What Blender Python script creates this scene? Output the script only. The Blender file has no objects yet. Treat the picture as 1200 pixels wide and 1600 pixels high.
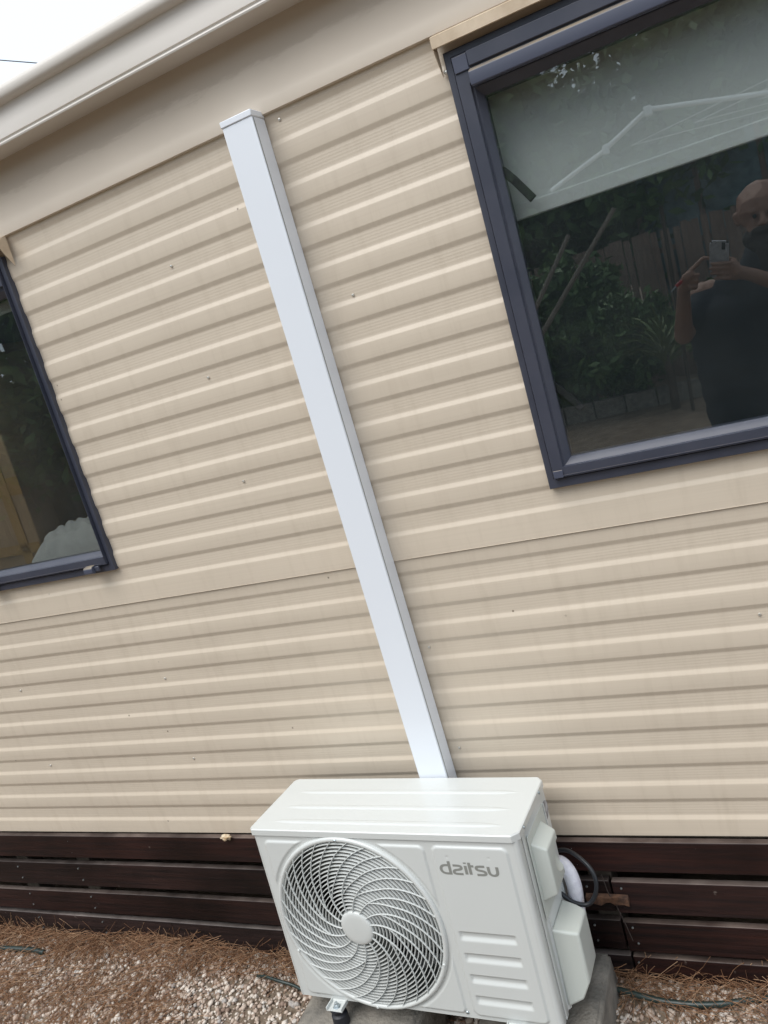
import bpy, bmesh, math, random
import numpy as np
from mathutils import Vector, Matrix, noise
random.seed(7); rng = np.random.default_rng(7)
R = math.radians
sc = bpy.context.scene
col = sc.collection

# ------------------------------------------------------------------ camera
RT = Vector((0.88564, 0.374278, -0.274878)); UP = Vector((0.168317, 0.292953, 0.941195)); FW = Vector((-0.432795, 0.879827, -0.196453))
CAM = Vector((0, -1.7457, 1.7833))
cd = bpy.data.cameras.new('camera'); cam = bpy.data.objects.new('camera', cd); col.objects.link(cam)
cd.sensor_fit = 'VERTICAL'; cd.sensor_height = 24; cd.sensor_width = 18; cd.lens = 18.693
cd.clip_start = 0.004; cd.clip_end = 600
cam.matrix_world = Matrix(((RT.x, UP.x, -FW.x, CAM.x), (RT.y, UP.y, -FW.y, CAM.y), (RT.z, UP.z, -FW.z, CAM.z), (0, 0, 0, 1)))
sc.camera = cam

# ------------------------------------------------------------------ light: bright overcast
SUN_EL, SUN_AZ = R(60), R(205)       # sun direction behind thin cloud, yard side, a little to the left
w = bpy.data.worlds.new('World'); sc.world = w; w.use_nodes = True
nt = w.node_tree; nt.nodes.clear()
sky = nt.nodes.new('ShaderNodeTexSky'); sky.sky_type = 'NISHITA'; sky.sun_disc = False
sky.sun_elevation = SUN_EL; sky.sun_rotation = SUN_AZ; sky.dust_density = 3
mix = nt.nodes.new('ShaderNodeMix'); mix.data_type = 'RGBA'; mix.inputs[0].default_value = 0.86
mix.inputs[7].default_value = (6.8, 7.6, 8.5, 1)      # even cloud cover
bg = nt.nodes.new('ShaderNodeBackground'); bg.inputs[1].default_value = 0.092
wo = nt.nodes.new('ShaderNodeOutputWorld')
nt.links.new(sky.outputs[0], mix.inputs[6]); nt.links.new(mix.outputs[2], bg.inputs[0]); nt.links.new(bg.outputs[0], wo.inputs[0])
sd = bpy.data.lights.new('sun', 'SUN'); sd.energy = 1.5; sd.angle = R(48); sd.color = (1, .97, .93)
sun = bpy.data.objects.new('sun', sd); col.objects.link(sun)
sdir = Vector((math.sin(SUN_AZ)*math.cos(SUN_EL), math.cos(SUN_AZ)*math.cos(SUN_EL), math.sin(SUN_EL)))
sun.rotation_euler = sdir.to_track_quat('Z', 'Y').to_euler()
sc.view_settings.view_transform = 'Standard'; sc.view_settings.look = 'None'
sc.view_settings.exposure = 0.83; sc.view_settings.gamma = 1; sc.view_settings.use_curve_mapping = False
sc.render.engine = 'CYCLES'

# ------------------------------------------------------------------ helpers
def link(o, parent=None):
    col.objects.link(o)
    if parent is not None: o.parent = parent
    return o
def tag(o, label=None, cat=None, group=None, kind=None):
    if label: o['label'] = label
    if cat: o['category'] = cat
    if group: o['group'] = group
    if kind: o['kind'] = kind
    return o
def empty(name, loc=(0, 0, 0), **k):
    o = bpy.data.objects.new(name, None); o.location = loc; o.empty_display_size = .05
    link(o); return tag(o, **k)

class MB:
    def __init__(s): s.v = []; s.f = []
    def add(s, vs, fs):
        n = len(s.v); s.v += [tuple(v) for v in vs]; s.f += [tuple(i+n for i in f) for f in fs]; return s
    def box(s, x0, x1, y0, y1, z0, z1):
        return s.add([(x, y, z) for x in (x0, x1) for y in (y0, y1) for z in (z0, z1)],
                     [(0, 1, 3, 2), (4, 6, 7, 5), (0, 4, 5, 1), (2, 3, 7, 6), (0, 2, 6, 4), (1, 5, 7, 3)])
    def tube(s, pts, r, n=8, cap=True, closed=False, squash=1):
        pts = [Vector(p) for p in pts]; m = len(pts); rings = []
        rr = r if isinstance(r, (list, tuple)) else [r]*m
        up = Vector((0, 0, 1)); vs = []; prev = None
        for i, p in enumerate(pts):
            if closed: t = pts[(i+1) % m]-pts[i-1]
            else: t = pts[min(i+1, m-1)]-pts[max(i-1, 0)]
            t.normalize()
            if prev is None: a = t.orthogonal().normalized()
            else:
                a = prev-t*prev.dot(t)
                a = a.normalized() if a.length > 1e-6 else t.orthogonal().normalized()
            prev = a; b = t.cross(a)
            for k in range(n):
                q = 2*math.pi*k/n; vs.append(p+(a*math.cos(q)+b*math.sin(q)*squash)*rr[i])
        fs = []
        for i in range(m if closed else m-1):
            j = (i+1) % m
            for k in range(n):
                l = (k+1) % n; fs.append((i*n+k, i*n+l, j*n+l, j*n+k))
        if cap and not closed: fs += [tuple(range(n))[::-1], tuple(range((m-1)*n, m*n))]
        return s.add(vs, fs)
    def loft(s, loops, cap=True, closed_loop=True):
        n = len(loops[0]); vs = [p for l in loops for p in l]; fs = []
        for i in range(len(loops)-1):
            for k in range(n if closed_loop else n-1):
                l = (k+1) % n; fs.append((i*n+k, i*n+l, (i+1)*n+l, (i+1)*n+k))
        if cap: fs += [tuple(range(n))[::-1], tuple(range((len(loops)-1)*n, len(loops)*n))]
        return s.add(vs, fs)
    def revolve(s, prof, c, ax, n=32):
        c = Vector(c); ax = Vector(ax).normalized(); a = ax.orthogonal().normalized(); b = ax.cross(a)
        loops = [[c+ax*h+(a*math.cos(2*math.pi*k/n)+b*math.sin(2*math.pi*k/n))*r for k in range(n)] for r, h in prof]
        return s.loft(loops)
    def build(s, name, m, parent=None, bevel=0, smooth=False, seg=2, fix=True, angle=40):
        me = bpy.data.meshes.new(name); me.from_pydata([tuple(v) for v in s.v], [], s.f)
        if fix:
            bm = bmesh.new(); bm.from_mesh(me); bmesh.ops.recalc_face_normals(bm, faces=bm.faces); bm.to_mesh(me); bm.free()
        if m: me.materials.append(m)
        o = bpy.data.objects.new(name, me); link(o, parent)
        if bevel:
            b = o.modifiers.new('bevel', 'BEVEL'); b.width = bevel; b.segments = seg; b.limit_method = 'ANGLE'; b.angle_limit = R(30); b.harden_normals = False
        if smooth or bevel:
            me.shade_smooth()
            if hasattr(me, 'set_sharp_from_angle'): me.set_sharp_from_angle(angle=R(angle if not bevel else 60))
        return o
def dup(o, parent=None, **k):
    c = o.copy(); link(c, parent)
    for a, b in k.items(): setattr(c, a, b)
    return c

# ------------------------------------------------------------------ materials
def mat(name, c, rough=.5, c2=None, nscale=8, ndet=5, spec=.5, metal=0, bump=0, bscale=60, stretch=(1, 1, 1), thr=(.35, .65), coat=0):
    m = bpy.data.materials.new(name); m.use_nodes = True; t = m.node_tree; p = t.nodes['Principled BSDF']
    p.inputs['Base Color'].default_value = (*c, 1); p.inputs['Roughness'].default_value = rough
    p.inputs['Specular IOR Level'].default_value = spec; p.inputs['Metallic'].default_value = metal
    if coat: p.inputs['Coat Weight'].default_value = coat; p.inputs['Coat Roughness'].default_value = .15
    tc = t.nodes.new('ShaderNodeTexCoord'); mp = t.nodes.new('ShaderNodeMapping'); mp.inputs['Scale'].default_value = stretch
    t.links.new(tc.outputs['Object'], mp.inputs[0])
    if c2 is not None:
        n = t.nodes.new('ShaderNodeTexNoise'); n.inputs['Scale'].default_value = nscale; n.inputs['Detail'].default_value = ndet; n.inputs['Roughness'].default_value = .6
        r = t.nodes.new('ShaderNodeMapRange'); r.inputs[1].default_value = thr[0]; r.inputs[2].default_value = thr[1]
        x = t.nodes.new('ShaderNodeMix'); x.data_type = 'RGBA'; x.inputs[6].default_value = (*c, 1); x.inputs[7].default_value = (*c2, 1)
        t.links.new(mp.outputs[0], n.inputs[0]); t.links.new(n.outputs[0], r.inputs[0]); t.links.new(r.outputs[0], x.inputs[0]); t.links.new(x.outputs[2], p.inputs['Base Color'])
    if bump:
        n = t.nodes.new('ShaderNodeTexNoise'); n.inputs['Scale'].default_value = bscale; n.inputs['Detail'].default_value = 4
        b = t.nodes.new('ShaderNodeBump'); b.inputs['Strength'].default_value = bump; b.inputs['Distance'].default_value = .004
        t.links.new(mp.outputs[0], n.inputs[0]); t.links.new(n.outputs[0], b.inputs['Height']); t.links.new(b.outputs[0], p.inputs['Normal'])
    return m
def node(m, k): return m.node_tree.nodes.new(k)

def cladding_mat():
    m = mat('cladding_paint', (.625, .54, .434), .42, (.60, .518, .416), 2.5, 4, spec=.45, stretch=(1, 1, 1))
    t = m.node_tree; p = t.nodes['Principled BSDF']; L = t.links
    src = p.inputs['Base Color'].links[0].from_socket
    tc = node(m, 'ShaderNodeTexCoord')
    # fine rain streaks and dust
    mp = node(m, 'ShaderNodeMapping'); mp.inputs['Scale'].default_value = (26, 1, 3.2); L.new(tc.outputs['Object'], mp.inputs[0])
    n = node(m, 'ShaderNodeTexNoise'); n.inputs['Scale'].default_value = 1; n.inputs['Detail'].default_value = 6; n.inputs['Roughness'].default_value = .7
    L.new(mp.outputs[0], n.inputs[0])
    r = node(m, 'ShaderNodeMapRange'); r.inputs[1].default_value = .5; r.inputs[2].default_value = .85; r.inputs[4].default_value = .30; L.new(n.outputs[0], r.inputs[0])
    x = node(m, 'ShaderNodeMix'); x.data_type = 'RGBA'; x.inputs[7].default_value = (.36, .29, .21, 1); L.new(r.outputs[0], x.inputs[0]); L.new(src, x.inputs[6])
    # long horizontal drawn marks
    mp2 = node(m, 'ShaderNodeMapping'); mp2.inputs['Scale'].default_value = (1.2, 1, 220); L.new(tc.outputs['Object'], mp2.inputs[0])
    n2 = node(m, 'ShaderNodeTexNoise'); n2.inputs['Scale'].default_value = 1; n2.inputs['Detail'].default_value = 3; L.new(mp2.outputs[0], n2.inputs[0])
    r2 = node(m, 'ShaderNodeMapRange'); r2.inputs[1].default_value = .45; r2.inputs[2].default_value = .8; r2.inputs[4].default_value = .16; L.new(n2.outputs[0], r2.inputs[0])
    x2 = node(m, 'ShaderNodeMix'); x2.data_type = 'RGBA'; x2.inputs[7].default_value = (.40, .33, .25, 1); L.new(r2.outputs[0], x2.inputs[0]); L.new(x.outputs[2], x2.inputs[6])
    # tiny specks
    v = node(m, 'ShaderNodeTexVoronoi'); v.inputs['Scale'].default_value = 15; L.new(tc.outputs['Object'], v.inputs[0])
    r3 = node(m, 'ShaderNodeMapRange'); r3.inputs[1].default_value = .055; r3.inputs[2].default_value = .03; L.new(v.outputs['Distance'], r3.inputs[0])
    sx = node(m, 'ShaderNodeSeparateColor'); L.new(v.outputs['Color'], sx.inputs[0])
    r4 = node(m, 'ShaderNodeMapRange'); r4.inputs[1].default_value = .82; r4.inputs[2].default_value = .92; r4.inputs[4].default_value = .8; L.new(sx.outputs[0], r4.inputs[0])
    mu = node(m, 'ShaderNodeMath'); mu.operation = 'MULTIPLY'; L.new(r3.outputs[0], mu.inputs[0]); L.new(r4.outputs[0], mu.inputs[1])
    x3 = node(m, 'ShaderNodeMix'); x3.data_type = 'RGBA'; x3.inputs[7].default_value = (.12, .09, .06, 1); L.new(mu.outputs[0], x3.inputs[0]); L.new(x2.outputs[2], x3.inputs[6])
    L.new(x3.outputs[2], p.inputs['Base Color'])
    # oil-canning of thin steel
    mp4 = node(m, 'ShaderNodeMapping'); mp4.inputs['Scale'].default_value = (1.6, 1, 9); L.new(tc.outputs['Object'], mp4.inputs[0])
    n4 = node(m, 'ShaderNodeTexNoise'); n4.inputs['Scale'].default_value = 1; n4.inputs['Detail'].default_value = 2; L.new(mp4.outputs[0], n4.inputs[0])
    b = node(m, 'ShaderNodeBump'); b.inputs['Strength'].default_value = .5; b.inputs['Distance'].default_value = .006
    L.new(n4.outputs[0], b.inputs['Height']); L.new(b.outputs[0], p.inputs['Normal'])
    return m
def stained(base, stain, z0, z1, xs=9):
    """painted metal; brown weather staining and painted eave shade fade in above z0 with a ragged edge"""
    m = mat('stained_shaded_flashing', base, .45, tuple(c*.93 for c in base), 3, 4)
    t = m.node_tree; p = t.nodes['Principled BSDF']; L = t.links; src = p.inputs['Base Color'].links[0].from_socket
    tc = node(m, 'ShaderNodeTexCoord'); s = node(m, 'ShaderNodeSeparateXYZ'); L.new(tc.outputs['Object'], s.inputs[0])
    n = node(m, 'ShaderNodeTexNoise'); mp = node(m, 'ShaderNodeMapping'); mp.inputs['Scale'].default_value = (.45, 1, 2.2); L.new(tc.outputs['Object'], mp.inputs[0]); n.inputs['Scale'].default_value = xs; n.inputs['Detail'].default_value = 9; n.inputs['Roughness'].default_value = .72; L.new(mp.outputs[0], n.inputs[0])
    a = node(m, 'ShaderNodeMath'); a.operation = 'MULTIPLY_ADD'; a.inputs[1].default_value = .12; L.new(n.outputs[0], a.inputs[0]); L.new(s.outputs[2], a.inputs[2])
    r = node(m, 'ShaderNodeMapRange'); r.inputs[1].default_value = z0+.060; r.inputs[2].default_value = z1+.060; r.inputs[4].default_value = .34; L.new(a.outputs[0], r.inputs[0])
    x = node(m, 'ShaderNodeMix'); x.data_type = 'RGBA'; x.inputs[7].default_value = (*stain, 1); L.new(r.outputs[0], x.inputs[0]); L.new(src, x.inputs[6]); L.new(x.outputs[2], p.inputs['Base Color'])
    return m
M = {}
M['clad'] = cladding_mat()
M['flash'] = stained((.60, .52, .425), (.32, .255, .185), 2.435, 2.447)  # darker tone holds both dirt and the shadow under the eave
M['gutter'] = mat('gutter_paint', (.62, .58, .53), .4, (.58, .54, .485), 5, 5, stretch=(.5, 1, 3))
M['hood'] = mat('cream_flashing', (.66, .54, .40), .5, (.50, .39, .27), 14, 6, bump=.15, bscale=40)
M['frame'] = mat('window_frame_paint', (.040, .045, .066), .42, (.052, .056, .078), 9, 4, spec=.5)
def dusty():
    m = mat('dusty_bar_paint', (.062, .070, .105), .45)
    t = m.node_tree; p = t.nodes['Principled BSDF']; L = t.links
    g = node(m, 'ShaderNodeNewGeometry'); s = node(m, 'ShaderNodeSeparateXYZ'); L.new(g.outputs['True Normal'], s.inputs[0])
    n = node(m, 'ShaderNodeTexNoise'); n.inputs['Scale'].default_value = 30; n.inputs['Detail'].default_value = 6
    tc = node(m, 'ShaderNodeTexCoord'); L.new(tc.outputs['Object'], n.inputs[0])
    r = node(m, 'ShaderNodeMapRange'); r.inputs[1].default_value = .35; r.inputs[2].default_value = .6; L.new(s.outputs[2], r.inputs[0])
    r2 = node(m, 'ShaderNodeMapRange'); r2.inputs[1].default_value = .3; r2.inputs[2].default_value = .55; r2.inputs[3].default_value = .45; L.new(n.outputs[0], r2.inputs[0])
    mu = node(m, 'ShaderNodeMath'); mu.operation = 'MULTIPLY'; L.new(r.outputs[0], mu.inputs[0]); L.new(r2.outputs[0], mu.inputs[1])
    x = node(m, 'ShaderNodeMix'); x.data_type = 'RGBA'; x.inputs[6].default_value = (.062, .070, .105, 1); x.inputs[7].default_value = (.22, .18, .13, 1)
    L.new(mu.outputs[0], x.inputs[0]); L.new(x.outputs[2], p.inputs['Base Color']); return m
M['dusty'] = dusty()
def glass_mat(tint, f0):
    m = bpy.data.materials.new('window_glass'); m.use_nodes = True; t = m.node_tree; t.nodes.clear(); L = t.links
    lw = t.nodes.new('ShaderNodeLayerWeight'); lw.inputs[0].default_value = .5
    pw = t.nodes.new('ShaderNodeMath'); pw.operation = 'POWER'; pw.inputs[1].default_value = 5; L.new(lw.outputs['Facing'], pw.inputs[0])
    f = t.nodes.new('ShaderNodeMath'); f.operation = 'MULTIPLY_ADD'; f.inputs[1].default_value = 1-f0; f.inputs[2].default_value = f0; L.new(pw.outputs[0], f.inputs[0])
    tr = t.nodes.new('ShaderNodeBsdfTransparent'); tr.inputs[0].default_value = (*tint, 1)
    gl = t.nodes.new('ShaderNodeBsdfGlossy'); gl.inputs['Roughness'].default_value = .004; gl.inputs[0].default_value = (.95, 1, 1, 1)
    mx = t.nodes.new('ShaderNodeMixShader'); o = t.nodes.new('ShaderNodeOutputMaterial')
    df = t.nodes.new('ShaderNodeBsdfDiffuse'); df.inputs[0].default_value = (.5, .52, .5, 1)
    tc = t.nodes.new('ShaderNodeTexCoord'); n = t.nodes.new('ShaderNodeTexNoise'); n.inputs['Scale'].default_value = 7; n.inputs['Detail'].default_value = 8
    r = t.nodes.new('ShaderNodeMapRange'); r.inputs[1].default_value = .35; r.inputs[2].default_value = .8; r.inputs[3].default_value = .001; r.inputs[4].default_value = .014
    mx2 = t.nodes.new('ShaderNodeMixShader')
    L.new(tc.outputs['Object'], n.inputs[0]); L.new(n.outputs[0], r.inputs[0])
    L.new(f.outputs[0], mx.inputs[0]); L.new(tr.outputs[0], mx.inputs[1]); L.new(gl.outputs[0], mx.inputs[2])
    L.new(r.outputs[0], mx2.inputs[0]); L.new(mx.outputs[0], mx2.inputs[1]); L.new(df.outputs[0], mx2.inputs[2]); L.new(mx2.outputs[0], o.inputs[0])
    return m
M['glass'] = glass_mat((.91, .925, .925), .080)
def mesh_mat():
    m = bpy.data.materials.new('insect_screen'); m.use_nodes = True; t = m.node_tree; t.nodes.clear()
    tr = t.nodes.new('ShaderNodeBsdfTransparent'); df = t.nodes.new('ShaderNodeBsdfDiffuse'); df.inputs[0].default_value = (.12, .15, .165, 1)
    mx = t.nodes.new('ShaderNodeMixShader'); mx.inputs[0].default_value = .085; o = t.nodes.new('ShaderNodeOutputMaterial')
    t.links.new(tr.outputs[0], mx.inputs[1]); t.links.new(df.outputs[0], mx.inputs[2]); t.links.new(mx.outputs[0], o.inputs[0]); return m
M['mesh'] = mesh_mat()
M['duct'] = mat('duct_plastic', (.79, .825, .875), .28, (.775, .81, .86), 2, 3, spec=.5)
M['ac'] = mat('unit_paint', (.60, .618, .60), .30, (.59, .608, .59), 3, 3, spec=.5, coat=.3)
M['ac_plastic'] = mat('unit_plastic', (.56, .59, .55), .4, (.545, .575, .535), 6, 3)
M['logo'] = mat('logo_grey', (.24, .245, .225), .4)
M['fan'] = mat('fan_plastic', (.09, .10, .093), .45)
M['dark_in'] = mat('unit_interior', (.02, .021, .02), .6)
M['zinc'] = mat('zinc_bolt', (.55, .60, .62), .3, metal=.9, c2=(.35, .40, .42), nscale=60)
M['screw'] = mat('screw_head', (.62, .60, .55), .3, metal=.6)
M['rubber'] = mat('black_rubber', (.012, .013, .018), .5)
M['cable'] = mat('cable_sheath', (.014, .016, .020), .38, bump=.2, bscale=120)
M['pipe'] = mat('pipe_wrap', (.80, .80, .86), .45, (.70, .70, .78), 60, 4, bump=.7, bscale=90, stretch=(1, 1, 1))
M['lagging'] = mat('grey_lagging', (.30, .30, .34), .7, (.45, .45, .5), 30, 4, bump=.5, bscale=80)
def wood(name, a, b, rough=.5, sc=(1.5, 30, 30)):
    return mat(name, a, rough, b, 2.2, 8, stretch=sc, bump=.5, bscale=3, thr=(.3, .7), spec=.4)
M['board'] = wood('merbau_stain', (.028, .010, .009), (.011, .0065, .0075), .42)
def board_mat():
    m = wood('merbau_stained_board', (.030, .0108, .0085), (.008, .0050, .0055), .5)
    m.node_tree.nodes['Principled BSDF'].inputs['Specular IOR Level'].default_value = .28
    t = m.node_tree; p = t.nodes['Principled BSDF']; L = t.links; src = p.inputs['Base Color'].links[0].from_socket
    g = node(m, 'ShaderNodeNewGeometry'); s = node(m, 'ShaderNodeSeparateXYZ'); L.new(g.outputs['True Normal'], s.inputs[0])
    n = node(m, 'ShaderNodeTexNoise'); n.inputs['Scale'].default_value = 14; n.inputs['Detail'].default_value = 8
    tc = node(m, 'ShaderNodeTexCoord'); L.new(tc.outputs['Object'], n.inputs[0])
    r = node(m, 'ShaderNodeMapRange'); r.inputs[1].default_value = .5; r.inputs[2].default_value = .8; L.new(s.outputs[2], r.inputs[0])
    r2 = node(m, 'ShaderNodeMapRange'); r2.inputs[1].default_value = .3; r2.inputs[2].default_value = .7; r2.inputs[3].default_value = .35; L.new(n.outputs[0], r2.inputs[0])
    mu = node(m, 'ShaderNodeMath'); mu.operation = 'MULTIPLY'; L.new(r.outputs[0], mu.inputs[0]); L.new(r2.outputs[0], mu.inputs[1])
    x = node(m, 'ShaderNodeMix'); x.data_type = 'RGBA'; x.inputs[7].default_value = (.13, .10, .085, 1); L.new(mu.outputs[0], x.inputs[0]); L.new(src, x.inputs[6])
    # scattered pale chips of worn stain and dust
    v = node(m, 'ShaderNodeTexNoise'); v.inputs['Scale'].default_value = 45; v.inputs['Detail'].default_value = 2; L.new(tc.outputs['Object'], v.inputs[0])
    r3 = node(m, 'ShaderNodeMapRange'); r3.inputs[1].default_value = .74; r3.inputs[2].default_value = .8; r3.inputs[4].default_value = .5; L.new(v.outputs[0], r3.inputs[0])
    x2 = node(m, 'ShaderNodeMix'); x2.data_type = 'RGBA'; x2.inputs[7].default_value = (.16, .13, .11, 1); L.new(r3.outputs[0], x2.inputs[0]); L.new(x.outputs[2], x2.inputs[6])
    oi = node(m, 'ShaderNodeObjectInfo'); nb = node(m, 'ShaderNodeTexNoise'); nb.inputs['Scale'].default_value = 2.3; nb.inputs['Detail'].default_value = 5; nb.noise_dimensions = '4D'
    L.new(tc.outputs['Object'], nb.inputs[0]); mm = node(m, 'ShaderNodeMath'); mm.operation = 'MULTIPLY'; mm.inputs[1].default_value = 40; L.new(oi.outputs['Random'], mm.inputs[0]); L.new(mm.outputs[0], nb.inputs['W'])
    rb = node(m, 'ShaderNodeMapRange'); rb.inputs[1].default_value = .35; rb.inputs[2].default_value = .68; rb.inputs[3].default_value = .35; rb.inputs[4].default_value = 1.7; L.new(nb.outputs[0], rb.inputs[0])
    hv = node(m, 'ShaderNodeHueSaturation'); L.new(x2.outputs[2], hv.inputs['Color']); L.new(rb.outputs[0], hv.inputs['Value'])
    rs = node(m, 'ShaderNodeMapRange'); rs.inputs[3].default_value = .55; rs.inputs[4].default_value = 1.1; L.new(oi.outputs['Random'], rs.inputs[0]); L.new(rs.outputs[0], hv.inputs['Saturation'])
    L.new(hv.outputs[0], p.inputs['Base Color']); return m
M['board'] = board_mat()
M['post'] = wood('old_timber', (.10, .08, .06), (.05, .04, .03), .8, (30, 30, 1.5))
M['pole'] = wood('grey_pole', (.34, .29, .24), (.2, .17, .14), .8, (30, 30, 1.5))
M['shim'] = mat('raw_wood', (.13, .065, .036), .85, (.04, .02, .013), 55, 6, bump=.8, bscale=70)
M['conc'] = mat('concrete', (.29, .262, .222), .9, (.15, .14, .122), 14, 9, bump=1, bscale=110)
M['hose'] = mat('poly_pipe', (.014, .028, .026), .35, (.03, .045, .04), 8)
M['foam'] = mat('foam_crumb', (.75, .66, .50), .8, (.45, .30, .16), 60)
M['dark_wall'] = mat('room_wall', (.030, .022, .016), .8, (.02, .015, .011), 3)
M['blind'] = mat('blind_fabric', (.66, .69, .67), .8, (.62, .65, .63), 3, 3)
M['carton'] = mat('cardboard', (.27, .175, .085), .7, (.20, .13, .065), 5, 5)
M['tape'] = mat('packing_tape', (.26, .16, .06), .15)
M['cloth'] = mat('grey_cloth', (.34, .34, .31), .85, (.27, .27, .25), 12, 4, bump=.3, bscale=40)
M['white'] = mat('white_metal', (.78, .80, .80), .35)
M['fence'] = wood('fence_paling', (.32, .22, .17), (.17, .12, .095), .8, (30, 30, 1.5))
M['panel'] = mat('blue_green_screen', (.22, .29, .30), .7, (.07, .12, .13), 4)
M['leaf'] = mat('leaf', (.055, .12, .03), .5, (.11, .18, .05), 3, 2)
M['leaf2'] = mat('strap_leaf', (.09, .14, .035), .45, (.16, .2, .06), 6, 2)
M['bark'] = mat('bark', (.13, .10, .075), .9, (.06, .045, .035), 8, 6, bump=.8, bscale=20)
M['skin'] = mat('skin', (.38, .215, .155), .55, (.34, .185, .13), 20)
M['beard'] = mat('beard', (.035, .025, .02), .8)
M['shirt'] = mat('navy_shirt', (.018, .022, .032), .85)
M['trouser'] = mat('dark_trousers', (.02, .021, .026), .85)
M['phone'] = mat('phone_case', (.55, .55, .58), .35, (.35, .35, .38), 40)
M['black'] = mat('black_gloss', (.01, .01, .012), .2)
M['red'] = mat('red_plastic', (.45, .03, .03), .4)
def ground_mat():
    m = mat('gravel_bed', (.22, .175, .13), .9, (.10, .07, .045), 30, 8, bump=1, bscale=60)
    return m
M['ground'] = ground_mat()
M['mulch'] = mat('yard_soil', (.24, .18, .13), .95, (.13, .095, .065), 5, 8, bump=1, bscale=30)
def tone_mat(name, stops, rough=.85, spec=.3):
    m = bpy.data.materials.new(name); m.use_nodes = True; t = m.node_tree; p = t.nodes['Principled BSDF']; L = t.links
    p.inputs['Roughness'].default_value = rough; p.inputs['Specular IOR Level'].default_value = spec
    a = node(m, 'ShaderNodeAttribute'); a.attribute_name = 'tone'
    c = node(m, 'ShaderNodeValToRGB'); e = c.color_ramp.elements
    e[0].position = stops[0][0]; e[0].color = (*stops[0][1], 1); e[1].position = stops[-1][0]; e[1].color = (*stops[-1][1], 1)
    for pos, cc in stops[1:-1]:
        k = e.new(pos); k.color = (*cc, 1)
    n = node(m, 'ShaderNodeTexNoise'); n.inputs['Scale'].default_value = 150; n.inputs['Detail'].default_value = 3
    tc = node(m, 'ShaderNodeTexCoord'); L.new(tc.outputs['Object'], n.inputs[0])
    ad = node(m, 'ShaderNodeMath'); ad.operation = 'MULTIPLY_ADD'; ad.inputs[1].default_value = .3; ad.inputs[2].default_value = -.15; L.new(n.outputs[0], ad.inputs[0])
    ad2 = node(m, 'ShaderNodeMath'); ad2.operation = 'ADD'; L.new(a.outputs['Fac'], ad2.inputs[0]); L.new(ad.outputs[0], ad2.inputs[1])
    L.new(ad2.outputs[0], c.inputs[0]); L.new(c.outputs[0], p.inputs['Base Color']); return m
M['pebble'] = tone_mat('crushed_stone', [(0, (.22, .155, .12)), (.3, (.43, .335, .27)), (.6, (.54, .455, .38)), (.88, (.68, .62, .55)), (1, (.34, .315, .295))])
M['needle'] = tone_mat('pine_needle', [(0, (.12, .058, .032)), (.5, (.30, .155, .080)), (1, (.44, .29, .18))], .7)

# ================================================================== SETTING
def gh(x, y):      # ground height
    h = .012*math.sin(x*2.1+.5)+.008*math.sin(x*5.3+y*3)
    h += .045*math.exp(-((x+.3)/.7)**2)*math.exp(-(y/.25)**2)
    return h-.004
def sheet(name, xs, ys, hf, m):
    vs = [(x, y, hf(x, y)) for y in ys for x in xs]; n = len(xs)
    fs = [(j*n+i, j*n+i+1, (j+1)*n+i+1, (j+1)*n+i) for j in range(len(ys)-1) for i in range(n-1)]
    o = MB().add(vs, fs).build(name, m, smooth=True, fix=False); return tag(o, kind='structure')
fr = lambda a, b, n: [a+(b-a)*i/n for i in range(n+1)]
def gfull(x, y):
    e = max(0, min(1, (-y-2.2)/.6))
    return gh(x, y)*(1-e) if y > -3 else 0
sheet('ground', [-300, -60, -12]+fr(-7, 5, 96)+[12, 60, 300], [-300, -60, -20]+fr(-8, 1.2, 70)+[4, 20, 60, 300], gfull, M['mulch'])
sheet('gravel_path', fr(-6.8, 4.8, 150), fr(-1.9, .04, 40), lambda x, y: gh(x, y)+.004, M['ground'])

# loose stones
def stones(n, x0, x1, y0, y1, s0, s1, dens=None):
    t = (1+5**.5)/2
    iv = np.array([(-1, t, 0), (1, t, 0), (-1, -t, 0), (1, -t, 0), (0, -1, t), (0, 1, t), (0, -1, -t), (0, 1, -t), (t, 0, -1), (t, 0, 1), (-t, 0, -1), (-t, 0, 1)])/1.9
    it = np.array([(0, 11, 5), (0, 5, 1), (0, 1, 7), (0, 7, 10), (0, 10, 11), (1, 5, 9), (5, 11, 4), (11, 10, 2), (10, 7, 6), (7, 1, 8), (3, 9, 4), (3, 4, 2), (3, 2, 6), (3, 6, 8), (3, 8, 9), (4, 9, 5), (2, 4, 11), (6, 2, 10), (8, 6, 7), (9, 8, 1)])
    px = rng.uniform(x0, x1, n); py = rng.uniform(y0, y1, n)
    s = rng.uniform(0, 1, n)**2.2*(s1-s0)+s0
    pz = np.array([gh(a, b) for a, b in zip(px, py)])+s*rng.uniform(.0, .9, n)+.003
    V = iv[None]*(1+rng.uniform(-.26, .26, (n, 12, 3)))
    V = V*(s[:, None, None]*np.stack([rng.uniform(.8, 1.35, n), rng.uniform(.7, 1.1, n), rng.uniform(.5, .85, n)], 1)[:, None, :])
    a = rng.uniform(0, 6.28, n); b = rng.uniform(-.7, .7, n)
    c, sn = np.cos(a)[:, None], np.sin(a)[:, None]
    X = V[..., 0]*c-V[..., 1]*sn; Y = V[..., 0]*sn+V[..., 1]*c; Z = V[..., 2]
    c, sn = np.cos(b)[:, None], np.sin(b)[:, None]
    X, Z = X*c-Z*sn, X*sn+Z*c
    P = np.stack([X+px[:, None], Y+py[:, None], Z+pz[:, None]], -1).reshape(-1, 3)
    F = (it[None]+(np.arange(n)*12)[:, None, None]).reshape(-1, 3)
    return P, F, np.repeat(rng.uniform(0, 1, n), 12)
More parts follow.
